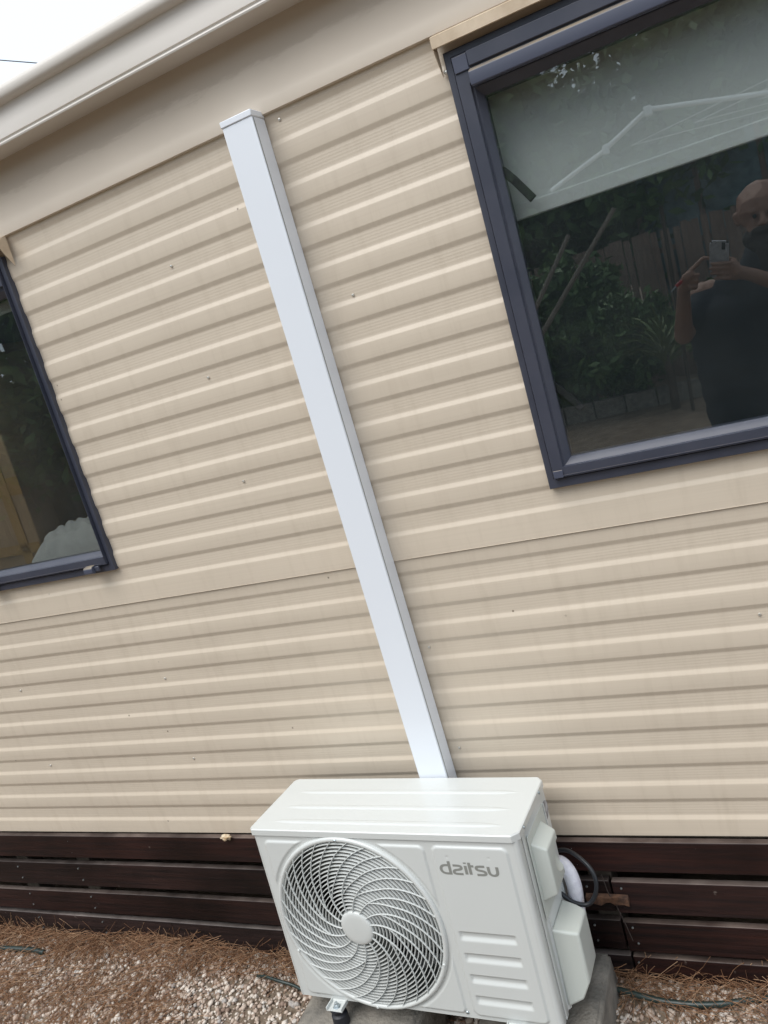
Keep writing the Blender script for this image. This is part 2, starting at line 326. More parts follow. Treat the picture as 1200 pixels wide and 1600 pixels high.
def bulk(name, P, F, tone, m, label, cat, k):
    me = bpy.data.meshes.new(name); me.vertices.add(len(P)); me.vertices.foreach_set('co', P.astype(np.float32).ravel())
    me.loops.add(F.size); me.loops.foreach_set('vertex_index', F.astype(np.int32).ravel())
    me.polygons.add(len(F)); me.polygons.foreach_set('loop_start', (np.arange(len(F))*k).astype(np.int32)); me.polygons.foreach_set('loop_total', np.full(len(F), k, np.int32))
    a = me.attributes.new('tone', 'FLOAT', 'POINT'); a.data.foreach_set('value', tone.astype(np.float32))
    me.update(calc_edges=True); me.validate(); me.materials.append(m)
    o = bpy.data.objects.new(name, me); link(o); return tag(o, label, cat, kind='stuff')
S1 = stones(26000, -3.4, .7, -.62, .0, .0036, .0095); S2 = stones(9000, -4.5, 2, -1.5, -.6, .005, .011); S3 = stones(900, -3.4, .7, -.62, -.01, .009, .013)
P = []; F = []; T = []; o_ = 0
for p_, f_, t_ in (S1, S2, S3): P.append(p_); F.append(f_+o_); T.append(t_); o_ += len(p_)
bulk('gravel', np.concatenate(P), np.concatenate(F), np.concatenate(T), M['pebble'], 'loose crushed pale pinkish stones covering the ground below the slatted skirt', 'gravel', 3)
# pine needles
def needles():
    P = []; F = []; T = []; cnt = 0
    def dens(x, y):
        n = noise.noise(Vector((x*2.6, y*5, 3.1)))*.5+noise.noise(Vector((x*7, y*11, 1)))*.3
        d = .14+n*.95
        d += .8*math.exp(-(y/.085)**2)
        if x < -1.75: d += .32*min(1, (-1.75-x)/.5)
        return d
    k = 0; tries = 0
    while k < 15000 and tries < 200000:
        tries += 1
        x = random.uniform(-3.4, .6); y = -random.random()**1.3*.6-.004
        if dens(x, y) < random.random()*1.1: continue
        if -1.47 < x < -.55 and y < -.02 and y > -.5 and random.random() < .85: continue
        k += 1
        L = random.uniform(.04, .11); a = random.gauss(0, 1.1)+(noise.noise(Vector((x*3, y*3, 9)))*3); pit = random.gauss(.05, .16)
        if y > -.06 and random.random() < .12: pit = random.uniform(.3, 1.0)
        bend = random.gauss(0, .6); w_ = random.uniform(.0004, .0008)
        z = gh(x, y)+.006+random.random()**1.5*.018*(1+.8*math.exp(-(y/.12)**2))
        pts = []; cx, cy, cz = x, y, z; ns = 3
        for i in range(ns+1):
            pts.append((cx, cy, cz)); cx += math.cos(a)*math.cos(pit)*L/ns; cy += math.sin(a)*math.cos(pit)*L/ns; cz += math.sin(pit)*L/ns
            a += bend/ns; pit -= random.uniform(0, .12)
            cz = max(cz, gh(cx, cy)+.004)
            if cy > -.014: cy = -.014
        t = random.random(); nx, ny = -math.sin(a)*w_, math.cos(a)*w_
        for i, q in enumerate(pts):
            P += [(q[0]+nx, q[1]+ny, q[2]), (q[0]-nx, q[1]-ny, q[2]), (q[0], q[1], q[2]+w_*1.8)]; T += [t]*3
        for i in range(ns):
            b = cnt+i*3
            for j in range(3):
                l = (j+1) % 3; F.append((b+j, b+l, b+3+l, b+3+j))
        cnt += (ns+1)*3
    bulk('pine_needles', np.array(P), np.array(F), np.array(T), M['needle'], 'drifts of dry brown pine needles lying on the gravel against the skirt boards', 'pine needles', 4)
needles()

# ================================================================== HOUSE
house = empty('house', (-1, 0, 0), label='relocatable house wall clad in beige ribbed steel sheeting with dark blue-grey windows', cat='house')
house_off = Vector((1, 0, 0))
def H(o, parent=house):
    if parent is house: o.location = house_off
    return o
PITCH = .095; YR, YF = 0.0, -.0040     # recessed flat, raised flat
def clad_profile(zt, zb, bands):
    """(y,z) from top down.  bands = z of the middle of each downward-facing slope"""
    pts = [(YF, zt)]
    for zc in bands:
        pts += [(YF*(1-k_), zc-h_) for k_, h_ in ((0, -.0070), (.05, -.0051), (.22, -.0033), (.78, .0033), (.95, .0051), (1, .0070))]
        for s in range(4):
            q = zc-.0100-s*.0068
            pts += [(YR, q), (YR-.00018, q-.0020), (YR-.00018, q-.0030), (YR, q-.0050)]
        zl = zc-.0475
        pts += [(YF*k_, zl-h_) for k_, h_ in ((0, -.0070), (.05, -.0051), (.22, -.0033), (.78, .0033), (.95, .0051), (1, .0070))]
    pts.append((YF, zb)); return pts
def clip(pts, z0, z1):
    out = []
    for (a, b) in zip(pts[:-1], pts[1:]):
        for q in (z1, z0):
            pass
        if b[1] > z1 or a[1] < z0: continue
        def at(z):
            t = (z-a[1])/(b[1]-a[1]) if abs(b[1]-a[1]) > 1e-9 else 0; return (a[0]+(b[0]-a[0])*t, z)
        A = at(z1) if a[1] > z1 else a; B = at(z0) if b[1] < z0 else b
        if not out or out[-1] != A: out.append(A)
        out.append(B)
    return out
def run(mb, pts, x0, x1, off=0, nx=None):
    nx = nx or max(1, int((x1-x0)/.25)); n = len(pts); vs = []; fs = []
    for i in range(nx+1):
        x = x0+(x1-x0)*i/nx
        for (y, z) in pts:
            vs.append((x, y+off+.0009*noise.noise(Vector((x*1.3, z*3, off*50))), z+.0008*noise.noise(Vector((x*.9, z*1.5, 5)))))
    for i in range(nx):
        for k in range(n-1): fs.append((i*n+k, i*n+k+1, (i+1)*n+k+1, (i+1)*n+k))
    mb.add(vs, fs)
RW = (-.436, 1.377, 1.30, 2.304); LW = (-3.2, 1.377, -1.754, 2.300)
XL, XR = -6.0, 3.6
up = clad_profile(2.36, 1.2655, [2.3286]+[2.2336-PITCH*k for k in range(10)])
up += [(YF-.0008, 1.2650), (YF+.004, 1.2645)]
def zcut(pts, w): return clip(pts, w[3]-.008, 9), clip(pts, -9, w[1]+.008)
mb = MB()
for a, b in ((XL, LW[0]+.008), (LW[2]-.008, RW[0]+.008), (RW[2]-.008, XR)): run(mb, up, a, b)
for wv in (LW, RW):
    for part in zcut(up, wv): run(mb, part, wv[0]+.008, wv[2]-.008)
us = H(mb.build('cladding_sheet', M['clad'], house, smooth=True, fix=False, angle=50)); us['label'] = 'upper beige ribbed steel sheet around the windows'
lo = clad_profile(1.30, .4624, [1.2255-PITCH*k for k in range(8)]) + [(YF+.003, .4615), (.004, .4612)]
mb = MB(); run(mb, lo, XL, XR, .0045)
ls = H(mb.build('cladding_sheet', M['clad'], house, smooth=True, fix=False, angle=50)); ls['label'] = 'lower beige ribbed steel sheet below the lap joint'
# plain flashing band under the gutter
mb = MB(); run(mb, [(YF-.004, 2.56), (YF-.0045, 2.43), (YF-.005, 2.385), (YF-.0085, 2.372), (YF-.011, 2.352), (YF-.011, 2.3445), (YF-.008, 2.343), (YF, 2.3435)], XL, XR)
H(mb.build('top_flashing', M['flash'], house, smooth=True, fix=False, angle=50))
# gutter: bead, ogee face, bottom groove, soffit return
gp = [(-.020, 2.637), (-.060, 2.637), (-.086, 2.636), (-.094, 2.629), (-.0965, 2.622), (-.0965, 2.610), (-.094, 2.604), (-.087, 2.600), (-.0775, 2.598), (-.0750, 2.590), (-.0755, 2.575), (-.078, 2.558), (-.0805, 2.545), (-.0815, 2.530), (-.0780, 2.528), (-.0775, 2.5235), (-.0835, 2.5225), (-.0855, 2.5190), (-.0845, 2.5155), (-.078, 2.5145), (YF-.0045, 2.5175), (YF-.0045, 2.64)]
mb = MB(); xs_ = fr(XL, XR, 40)
loops = [[(x, y+.0006*noise.noise(Vector((x*2, z*9, 0))), z+.0012*noise.noise(Vector((x*.8, 0, 4)))) for y, z in gp] for x in xs_]; mb.loft(loops)
g = H(mb.build('gutter', M['gutter'], house, smooth=True, angle=38))
# shell of the building behind the sheets
mb = MB(); y0, y1 = .012, .05
xr = [(XL, LW[0]+.02), (LW[2]-.02, RW[0]+.02), (RW[2]-.02, XR)]
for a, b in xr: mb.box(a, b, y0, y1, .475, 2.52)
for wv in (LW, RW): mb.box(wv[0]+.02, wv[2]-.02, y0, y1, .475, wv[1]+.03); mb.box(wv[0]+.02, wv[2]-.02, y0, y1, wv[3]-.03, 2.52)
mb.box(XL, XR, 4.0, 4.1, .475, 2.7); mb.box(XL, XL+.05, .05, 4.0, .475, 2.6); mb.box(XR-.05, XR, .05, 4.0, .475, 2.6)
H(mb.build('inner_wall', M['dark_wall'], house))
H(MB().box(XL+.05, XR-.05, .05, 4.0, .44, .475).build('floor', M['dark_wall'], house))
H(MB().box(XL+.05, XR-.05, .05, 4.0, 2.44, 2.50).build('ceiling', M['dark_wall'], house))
mb = MB(); mb.add([(XL-.1, -.02, 2.628), (XR+.1, -.02, 2.628), (XR+.1, 4.3, 2.80), (XL-.1, 4.3, 2.80), (XL-.1, -.02, 2.61), (XR+.1, -.02, 2.61), (XR+.1, 4.3, 2.76), (XL-.1, 4.3, 2.76)], [(0, 1, 2, 3), (7, 6, 5, 4), (0, 4, 5, 1), (1, 5, 6, 2), (2, 6, 7, 3), (3, 7, 4, 0)])
H(mb.build('roof', M['gutter'], house))
# screws
sm = MB().revolve([(.0038, 0), (.0038, -.0010), (.0029, -.0025), (.0010, -.0031)], (0, 0, 0), (0, 1, 0), 12)
scr0 = None
for x, z in [(-1.237, 2.118), (-1.235, 1.83), (-1.231, 1.547), (-.835, 2.152), (-.778, 1.913), (-1.786, 1.149), (-1.737, 1.008), (-2.375, 1.017), (-1.739, .73), (-2.377, .727), (-.845, 1.02), (-.842, .727), (-.064, 1.016), (-.834, 2.325), (-.064, .727), (-2.9, 1.0), (-2.95, .72)]:
    par = us if z > 1.27 else ls; y = (YR if z > 1.27 else YR+.0045)-.0006
    if scr0 is None: scr0 = sm.build('screw', M['screw'], par, smooth=True); scr0.location = (x, y, z)
    else: dup(scr0, par, location=(x, y, z))

# windows ---------------------------------------------------------------
def ringrect(wv, l, r, b, t, y):
    x0, z0, x1, z1 = wv; return [(x0+l, y, z0+b), (x1-r, y, z0+b), (x1-r, y, z1-t), (x0+l, y, z1-t)]
def window(wv, g_side, label, hood_x, bar):
    win = H(MB().loft([ringrect(wv, 0, 0, 0, 0, .03), ringrect(wv, 0, 0, 0, 0, -.0165), ringrect(wv, .0015, .0015, .0015, .0015, -.018), ringrect(wv, .0135, .0135, .020, .013, -.018), ringrect(wv, .0145, .0145, .021, .014, -.016), ringrect(wv, .0145, .0145, .021, .014, .03)], cap=False)
            .build('window', M['frame'], house, smooth=True, angle=30)); win['label'] = label
    s = g_side
    MB().loft([ringrect(wv, .0165, .0165, .0235, .0165, .02), ringrect(wv, .0165, .0165, .0235, .0165, -.026), ringrect(wv, .0175, .0175, .0245, .0175, -.028),
               ringrect(wv, s*.70, s*.70, .047, .074, -.028), ringrect(wv, s*.74, s*.74, .0485, .076, -.020), ringrect(wv, s*.80, s*.80, .0500, .084, -.019),
               ringrect(wv, s*.97, s*.97, .0610, .098, -.007), ringrect(wv, s, s, .0625, .101, -.004), ringrect(wv, s, s, .0625, .101, .02)], cap=False).build('sash', M['frame'], win, smooth=True, angle=20)
    x0, z0, x1, z1 = wv
    MB().box(x0+s-.008, x1-s+.008, -.0025, .0025, z0+.055, z1-.094).build('glass_pane', M['glass'], win)
    sc_ = MB().box(x0+s-.004, x1-s+.004, .010, .0106, z0+.058, z1-.097).build('insect_screen', M['mesh'], win)
    # deep weather bar with a dusty sloping top
    if bar:
        za = z1
        loops = []
        for x in (x0+.049, x1-.049):
            loops.append([(x, -.028, za-.049), (x, -.047, za-.0565), (x, -.050, za-.060), (x, -.050, za-.0845), (x, -.046, za-.087), (x, -.0285, za-.084)])
        MB().loft(loops).build('weather_bar', M['dusty'], win, bevel=.0012)
        loops = [[(x, -.0288, za-.0165), (x, -.034, za-.018), (x, -.034, za-.045), (x, -.0288, za-.047)] for x in (x0+.050, x1-.050)]
        MB().loft(loops).build('head_track', M['frame'], win, bevel=.0008)
        MB().box(x0+.018, x0+.049, -.0315, -.0285, za-.050, za-.019).build('corner_clip', M['dusty'], win, bevel=.002)
        MB().box(x0+.0185, x0+.040, -.0315, -.0285, z0+.024, z0+.0415).build('corner_clip', M['dusty'], win, bevel=.003)
    MB().box(x0+.03, x1-.03, -.030, -.0285, z0+.0275, z0+.0290).build('drip_groove', M['dusty'], win)
    # cream head flashing
    hx0, hx1 = hood_x
    z_t, z_b = 2.3365, 2.3105
    mb = MB()
    mb.loft([[(x, -.012, z_t+.008), (x, -.042, z_t-.003), (x, -.0455, z_t-.005), (x, -.0455, z_b), (x, -.0425, z_b-.001), (x, -.0425, z_t-.008), (x, -.012, z_t+.004)] for x in (hx0, hx1)])
    hd = mb.build('head_flashing', M['hood'], win, smooth=True, angle=30)
    for xe in (hx0, hx1-.0015):
        mb = MB(); pr = [(-.0125, z_t+.005), (-.044, z_t-.005), (-.044, z_b-.004), (-.034, z_b-.020), (-.020, z_b-.040), (-.0125, z_b-.047)]
        mb.loft([[(xe+.0005, y, z) for y, z in pr], [(xe+.002, y, z) for y, z in pr]]).build('end_tab', M['hood'], hd, bevel=.0006)
    MB().revolve([(.0045, 0), (.0045, -.003), (.002, -.0045)], (hx0+.008, -.0125, z_b-.040), (0, 1, 0), 12).build('rivet', M['screw'], hd, smooth=True)
    return win
wr = window(RW, .060, 'right dark blue-grey window frame with pale blind and reflected yard', (-.447, 1.32), True)
wl = window(LW, .023, 'left dark blue-grey window with a cardboard box and cloth behind its glass', (-3.25, -1.716), False)
# inside stays seen through the right pane
def bar3(name, pts, w_, t_, m, parent):
    mb = MB(); n = len(pts)
    loops = []
    for i, p in enumerate(pts):
        p = Vector(p); d = (Vector(pts[min(i+1, n-1)])-Vector(pts[max(i-1, 0)])).normalized(); s = Vector((0, 1, 0)).cross(d).normalized()
        loops.append([p+s*w_, p+s*w_+Vector((0, t_, 0)), p-s*w_+Vector((0, t_, 0)), p-s*w_])
    return mb.loft(loops).build(name, m, parent, bevel=.001)
bar3('stay_handle', [(-.395, .0032, 2.066), (-.376, .0032, 2.054), (-.360, .0032, 2.032), (-.330, .0032, 1.983)], .0085, .006, M['rubber'], wr)
bar3('stay_handle', [(-.395, .0032, 1.613), (-.380, .0032, 1.601), (-.364, .0032, 1.583), (-.330, .0032, 1.537)], .0075, .006, M['rubber'], wr)
# grey-green catches on the left window sill
for cx in (-1.829, -2.283):
    mb = MB(); mb.loft([[(x, -.0285, 1.407), (x, -.044, 1.405), (x, -.048, 1.399), (x, -.048, 1.386), (x, -.040, 1.382), (x, -.0285, 1.385)] for x in (cx-.017, cx+.017)])
    c = mb.build('window_catch', M['dusty'], wl, bevel=.002)
    MB().box(cx+.0175, cx+.034, -.037, -.0285, 1.386, 1.402).build('catch_arm', M['frame'], c, bevel=.002)

# things behind the glass -------------------------------------------------
def blind(x0, x1, zb, label, y=.055):
    b = empty('roller_blind', ((x0+x1)/2, y, 2.36), label=label, cat='blind', group='roller blinds behind the windows')
    off = -b.location
    mb = MB(); nx = 30; zs = [2.36, 2.2, zb+.02, zb]
    for yo in (0, .0012):
        mb.add([(x0+(x1-x0)*i/nx, y+yo+.0015*math.sin(i*1.3), z) for z in zs for i in range(nx+1)], [(j*(nx+1)+i, j*(nx+1)+i+1, (j+1)*(nx+1)+i+1, (j+1)*(nx+1)+i) for j in range(3) for i in range(nx)])
    f = mb.build('fabric', M['blind'], b, smooth=True, fix=False); f.location = off
    r = MB().box(x0, x1, y-.004, y+.006, zb-.016, zb+.016).build('bottom_rail', M['blind'], b, bevel=.003); r.location = off
    t = MB().tube([(x0, y+.015, 2.375), (x1, y+.015, 2.375)], .02, 16).build('roller', M['white'], b, smooth=True); t.location = off
blind(-.425, 1.29, 1.972, 'pale grey-green roller blind half drawn behind the right window')
blind(-3.15, -1.765, 2.19, 'pale roller blind rolled almost fully up behind the left window')
bx = empty('cardboard_box', (-2.555, .34, 1.36), label='tall brown taped cardboard box standing behind the left window pane', cat='box')
o = MB().box(-.40, .40, -.20, .20, 0, .78).build('carton', M['carton'], bx, bevel=.004)
o2 = MB().box(-.402, .403, -.2015, -.200, .30, .36).build('tape_strip', M['tape'], bx); o2.rotation_euler = (0, 0, 0)
for k, (xa, xb, za, zb) in enumerate([(.30, .345, 0, .775), (-.40, .398, .10, .135)]):
    MB().box(xa, xb, -.2035, -.202, za, zb).build('tape_strip', M['tape'], bx)
bx.rotation_euler = (0, R(1.0), R(-3))
# grey cloth heap
def cloth():
    nu, nv = 60, 40; vs = []; fs = []
    for j in range(nv+1):
        for i in range(nu+1):
            u = i/nu*2-1; v = j/nv*2-1
            h = max(0, 1-abs(u)**2.6)*max(0, 1-abs(v)**2.6)
            z = .128*h**.55
            z += .022*h*noise.noise(Vector((u*2.2+.8*v, v*5, 2)))-.045*h*max(0, .25-abs(noise.noise(Vector((u*3.5+v, v*2+u*2, 7)))))
            vs.append((u*.205+.012*noise.noise(Vector((u*2, v*2, 4))), v*.10-.02*h*noise.noise(Vector((u*4, v*3, 9))), z))
    n = nu+1
    for j in range(nv):
        for i in range(nu): fs.append((j*n+i, j*n+i+1, (j+1)*n+i+1, (j+1)*n+i))
    fs.append(tuple(range(nu, -1, -1)))
    o = MB().add(vs, fs).build('folded_cloth', M['cloth'], smooth=True, fix=False, angle=80); o.location = (-1.975, .135, 1.395)
    tag(o, 'crumpled light grey cloth heaped on the sill inside the left window', 'cloth')
cloth()
sh = H(MB().box(-3.1, -1.5, .05, .9, 1.33, 1.36).build('sill_shelf', M['dark_wall'], house))

# ================================================================== SLATTED SKIRT
skirt = empty('slatted_skirt', (-1, .01, 0), label='dark stained timber slat skirting closing the gap under the house wall', cat='skirting')
so = Vector((1, -.01, 0))
def board(x0, x1, za0, zb0, za1, zb1, y=-.013, t=.020, seed=0):
    """board from x0 to x1; bottom/top heights at both ends"""
    n = max(3, int((x1-x0)/.3)); loops = []
    for i in range(n+1):
        q = i/n; x = x0+(x1-x0)*q; a = za0+(za1-za0)*q; b = zb0+(zb1-zb0)*q
        d = .0025*noise.noise(Vector((x*1.7, seed*3.1, 0))); dz = .0018*noise.noise(Vector((x*1.4, seed*2.3, 8)))
        loops.append([(x, y+d, a+dz), (x, y+d, b+dz), (x, y+d+t, b+dz), (x, y+d+t, a+dz)])
    o = MB().loft(loops).build('board', M['board'], skirt, bevel=.0022); o.location = so; return o
XJ = -.535
rows = [(.363, .4565, .369, .4520), (.246, .3430, .246, .3350), (.133, .2190, .124, .2160), (.020, .1160, .002, .1040), (-.11, -.006, -.12, -.014)]
for k, (a, b, c, d) in enumerate(rows):
    yk = -.013 if k else -.015
    if k == 0: board(XL+.1, XR-.1, a, b, c, d, yk, seed=k)
    else:
        board(XL+.1, XJ-.002+k*.004, a, b, (a+c)/2-.002, (b+d)/2-.002, yk, seed=k)
        board(XJ+.0035+k*.004, XR-.1, (a+c)/2-.004, (b+d)/2-.003, c-.004, d-.003, yk-.002, seed=k+20)
post0 = None
for x in (-5.2, -4.4, -3.55, -2.74, -2.42, -1.5, -.56, .4, 1.3, 2.3, 3.2):
    if post0 is None:
        post0 = MB().box(-.03, .03, 0, .06, -.02, .452).build('post', M['post'], skirt, bevel=.003); post0.location = so+Vector((x, .0125, 0))
    else: dup(post0, skirt, location=so+Vector((x, .0125, 0)))
nail = None
for px_ in (-2.74, -2.42, -1.5, -.60, -.50, .4):
    for k, zc in enumerate((.41, .295, .176, .068)):
        for dz in (-.024, .024):
            lc = so+Vector((px_+random.uniform(-.008, .008), -.0142-(.0045 if k and px_ > XJ else .002 if k else 0), zc+dz))
            if nail is None:
                nail = MB().revolve([(.0028, .003), (.0030, 0), (.0018, -.0008), (.0003, -.001)], (0, 0, 0), (0, 1, 0), 8).build('nail', M['zinc'], skirt, smooth=True); nail.location = lc
            else: dup(nail, skirt, location=lc)
# pale ledger under the sheeting
mb = MB(); mb.box(XL+.1, XR-.1, .0075, .045, .4535, .4605)
o = mb.build('bottom_plate', M['post'], skirt); o.location = so
# splintered packer in the joint
def lump(name, c, s, m, parent=None, seed=0, sub=3, amp=.35, fq=2.5):
    bm = bmesh.new(); bmesh.ops.create_icosphere(bm, subdivisions=sub, radius=1)
    for v in bm.verts:
        p = v.co.copy(); k = 1+amp*noise.noise(p*fq+Vector((seed, 0, 0)))
        v.co = Vector((p.x*s[0], p.y*s[1], p.z*s[2]))*k
    me = bpy.data.meshes.new(name); bm.to_mesh(me); bm.free(); me.materials.append(m); me.shade_smooth()
    o = bpy.data.objects.new(name, me); o.location = c; link(o, parent); return o
mb = MB(); mb.loft([[(x, -.026+.004*math.sin(x*90), .276+.004*math.sin(x*170)), (x, -.026, .297+.003*math.sin(x*130)), (x, -.013, .299), (x, -.013, .275)] for x in fr(-.60, -.492, 9)])
o = mb.build('packer', M['shim'], skirt, bevel=.001); o.location = so
# string hanging down over the joint
o = MB().tube([(-.545, -.019, .36), (-.54, -.020, .31), (-.528, -.019, .27), (-.515, -.020, .21), (-.508, -.018, .16)], .0011, 5).build('string', mat('string', (.06, .045, .04), .8), None, smooth=True)
tag(o, 'thin dark string hanging over the board joint right of the outdoor unit', 'string')
# under-floor darkness: joists behind the slats
mb = MB()
for k in range(14): mb.box(XL+.3+k*.68, XL+.345+k*.68, .10, 3.9, .34, .438)
mb.box(XL+.05, XR-.05, 3.9, 3.95, -.02, .438)
H(mb.build('floor_joists', M['post'], house))

# ================================================================== DUCT
duct = empty('pipe_duct', (-.908, -.04, .42), label='tall white plastic pipe cover duct fixed up the wall above the outdoor unit', cat='duct')
do = -duct.location
mb = MB(); x0, x1, yf, yb = -.948, -.868, -.062, YF-.0012
o = mb.loft([[(x0, yb, z), (x0, yf, z), (x1, yf, z), (x1, yb, z)] for z in (.42, .9, 1.4, 1.9, 2.338)]).build('cover', M['duct'], duct, bevel=.0018); o.location = do
o = MB().box(x0-.0022, x1+.0022, yf-.0022, yb, 2.338, 2.352).build('end_cap', M['duct'], duct, bevel=.002); o.location = do
o = MB().box(x1-.0005, x1+.0012, yf+.0045, yf+.0060, .42, 2.336).build('snap_lip', M['logo'], duct); o.location = do

# ================================================================== OUTDOOR UNIT
UM = Matrix(((0.9997530, 0.0216434, 0.0050438), (-0.0219098, 0.9979160, 0.0606920), (-0.0037197, -0.0607875, 0.9981438)))
UO = Vector((-1.3395, -.2970, .7010)); W, D, HH = .722, .238, .494
unit = empty('air_conditioner_unit', (0, 0, 0), label='white outdoor air conditioner unit with round spiral fan grille and grey lettering', cat='air conditioner')
base = UO+UM@Vector((0, 0, -HH))
unit.matrix_world = Matrix.Translation(base)@UM.to_4x4()
FC = (.255, -.257); RX, RZ = .2190, .2270
TOPZ = HH-.016
def sstep(t): t = np.clip(t, 0, 1); return t*t*(3-2*t)
def rbox(x, z, x0, x1, z0, z1, r):
    cx, cz = (x0+x1)/2, (z0+z1)/2; qx = np.abs(x-cx)-(x1-x0)/2+r; qz = np.abs(z-cz)-(z1-z0)/2+r
    return np.hypot(np.maximum(qx, 0), np.maximum(qz, 0))+np.minimum(np.maximum(qx, qz), 0)-r
def front_panel():
    nx, nz = 330, 226
    xs = np.linspace(.010, W-.012, nx+1); zs = np.linspace(-.4935, -.012, nz+1)
    X, Z = np.meshgrid(xs, zs)
    h = np.zeros_like(X)
    rc = np.hypot((X-FC[0])/RX, (Z-FC[1])/RZ)
    A = rbox(X, Z, .509, .692, -.481, -.033, .014)
    B = np.maximum(rbox(X, Z, .034, .487, -.480, -.034, .014), (1.105-rc)*.22)
    h += .0042*sstep(.5-A/.006)+.0042*sstep(.5-B/.006)
    for k in range(4):
        zc = -.2655-.0573*k
        bx_ = np.clip(((X-.523-(Z-zc)*0)/.006), 0, 1)*np.clip((.664-X)/.006, 0, 1)
        t = (Z-(zc-.0115))/.023            # 0 bottom .. 1 top
        prof = np.where(t < 0, 0, np.where(t > 1, 0, np.where(t > .93, (1-t)/.07, np.where(t < .42, t/.42, 1))))
        h -= .0055*prof*bx_
    for dx, dz in ((.544, -.058), (.646, -.058)):
        d = np.hypot(X-dx, Z-dz); h -= .002*np.clip(1-d/.003, 0, 1)
    inside = rc < 1.0
    vs = np.stack([X, -h, Z+HH], -1).reshape(-1, 3)
    n = nx+1; fs = []
    ins = inside
    J, I = np.mgrid[0:nz, 0:nx]
    keep = ~(ins[:-1, :-1] & ins[1:, :-1] & ins[:-1, 1:] & ins[1:, 1:])
    I = I[keep]; J = J[keep]
    F = np.stack([J*n+I, J*n+I+1, (J+1)*n+I+1, (J+1)*n+I], -1)
    me = bpy.data.meshes.new('front_panel'); me.from_pydata(vs.tolist(), [], F.tolist()); me.materials.append(M['ac']); me.shade_smooth()
    o = bpy.data.objects.new('front_panel', me); link(o, unit); return o
fp = front_panel()
# wrap-round corners and side walls (one folded cabinet)
def arc(cx, cy, r, a0, a1, n=6): return [(cx+r*math.cos(R(a0+(a1-a0)*i/n)), cy+r*math.sin(R(a0+(a1-a0)*i/n))) for i in range(n+1)]
zb, zt = .0, TOPZ+.002
plan = [(.0105, 0.0)]+arc(.0115, .0115, .0115, 270, 180)+[(0, .05), (0, D)]
mb = MB(); mb.loft([[(x, y, z) for x, y in plan] for z in (zb, zt)], cap=False, closed_loop=False)
mb.build('cabinet_corner', M['ac'], unit, smooth=True, fix=False, angle=60); mb = MB()
plan = [(W-.0125, 0.0)]+arc(W-.012, .012, .012, 270, 360)+[(W, .026), (W-.0025, .028), (W-.0025, .030)]
mb.loft([[(x, y, z) for x, y in plan] for z in (zb, zt)], cap=False, closed_loop=False)
mb.build('cabinet_corner', M['ac'], unit, smooth=True, fix=False, angle=60)
plan = [(W-.0012, .0305), (W+.0012, .032), (W+.0012, .047), (W-.002, .050), (W-.002, .060), (W+.0012, .063), (W+.0012, D-.012)]+arc(W-.011, D-.012, .012, 0, 90)+[(W-.04, D)]
mb = MB(); mb.loft([[(x, y, z) for x, y in plan] for z in (zb, zt-.003)], cap=False, closed_loop=False)
side = mb.build('side_panel', M['ac'], unit, smooth=True, fix=False, angle=50)
mb = MB(); mb.box(.005, W-.005, D-.004, D-.001, .0, zt-.01); mb.build('condenser_coil', M['dark_in'], unit)
mb = MB(); mb.box(.006, W-.006, .004, D-.003, .0, .006); mb.build('base_pan', M['ac'], unit)
# dark inner compartment
mb = MB(); mb.box(.49, .494, .006, D-.005, .006, TOPZ-.006); mb.build('partition', M['dark_in'], unit)
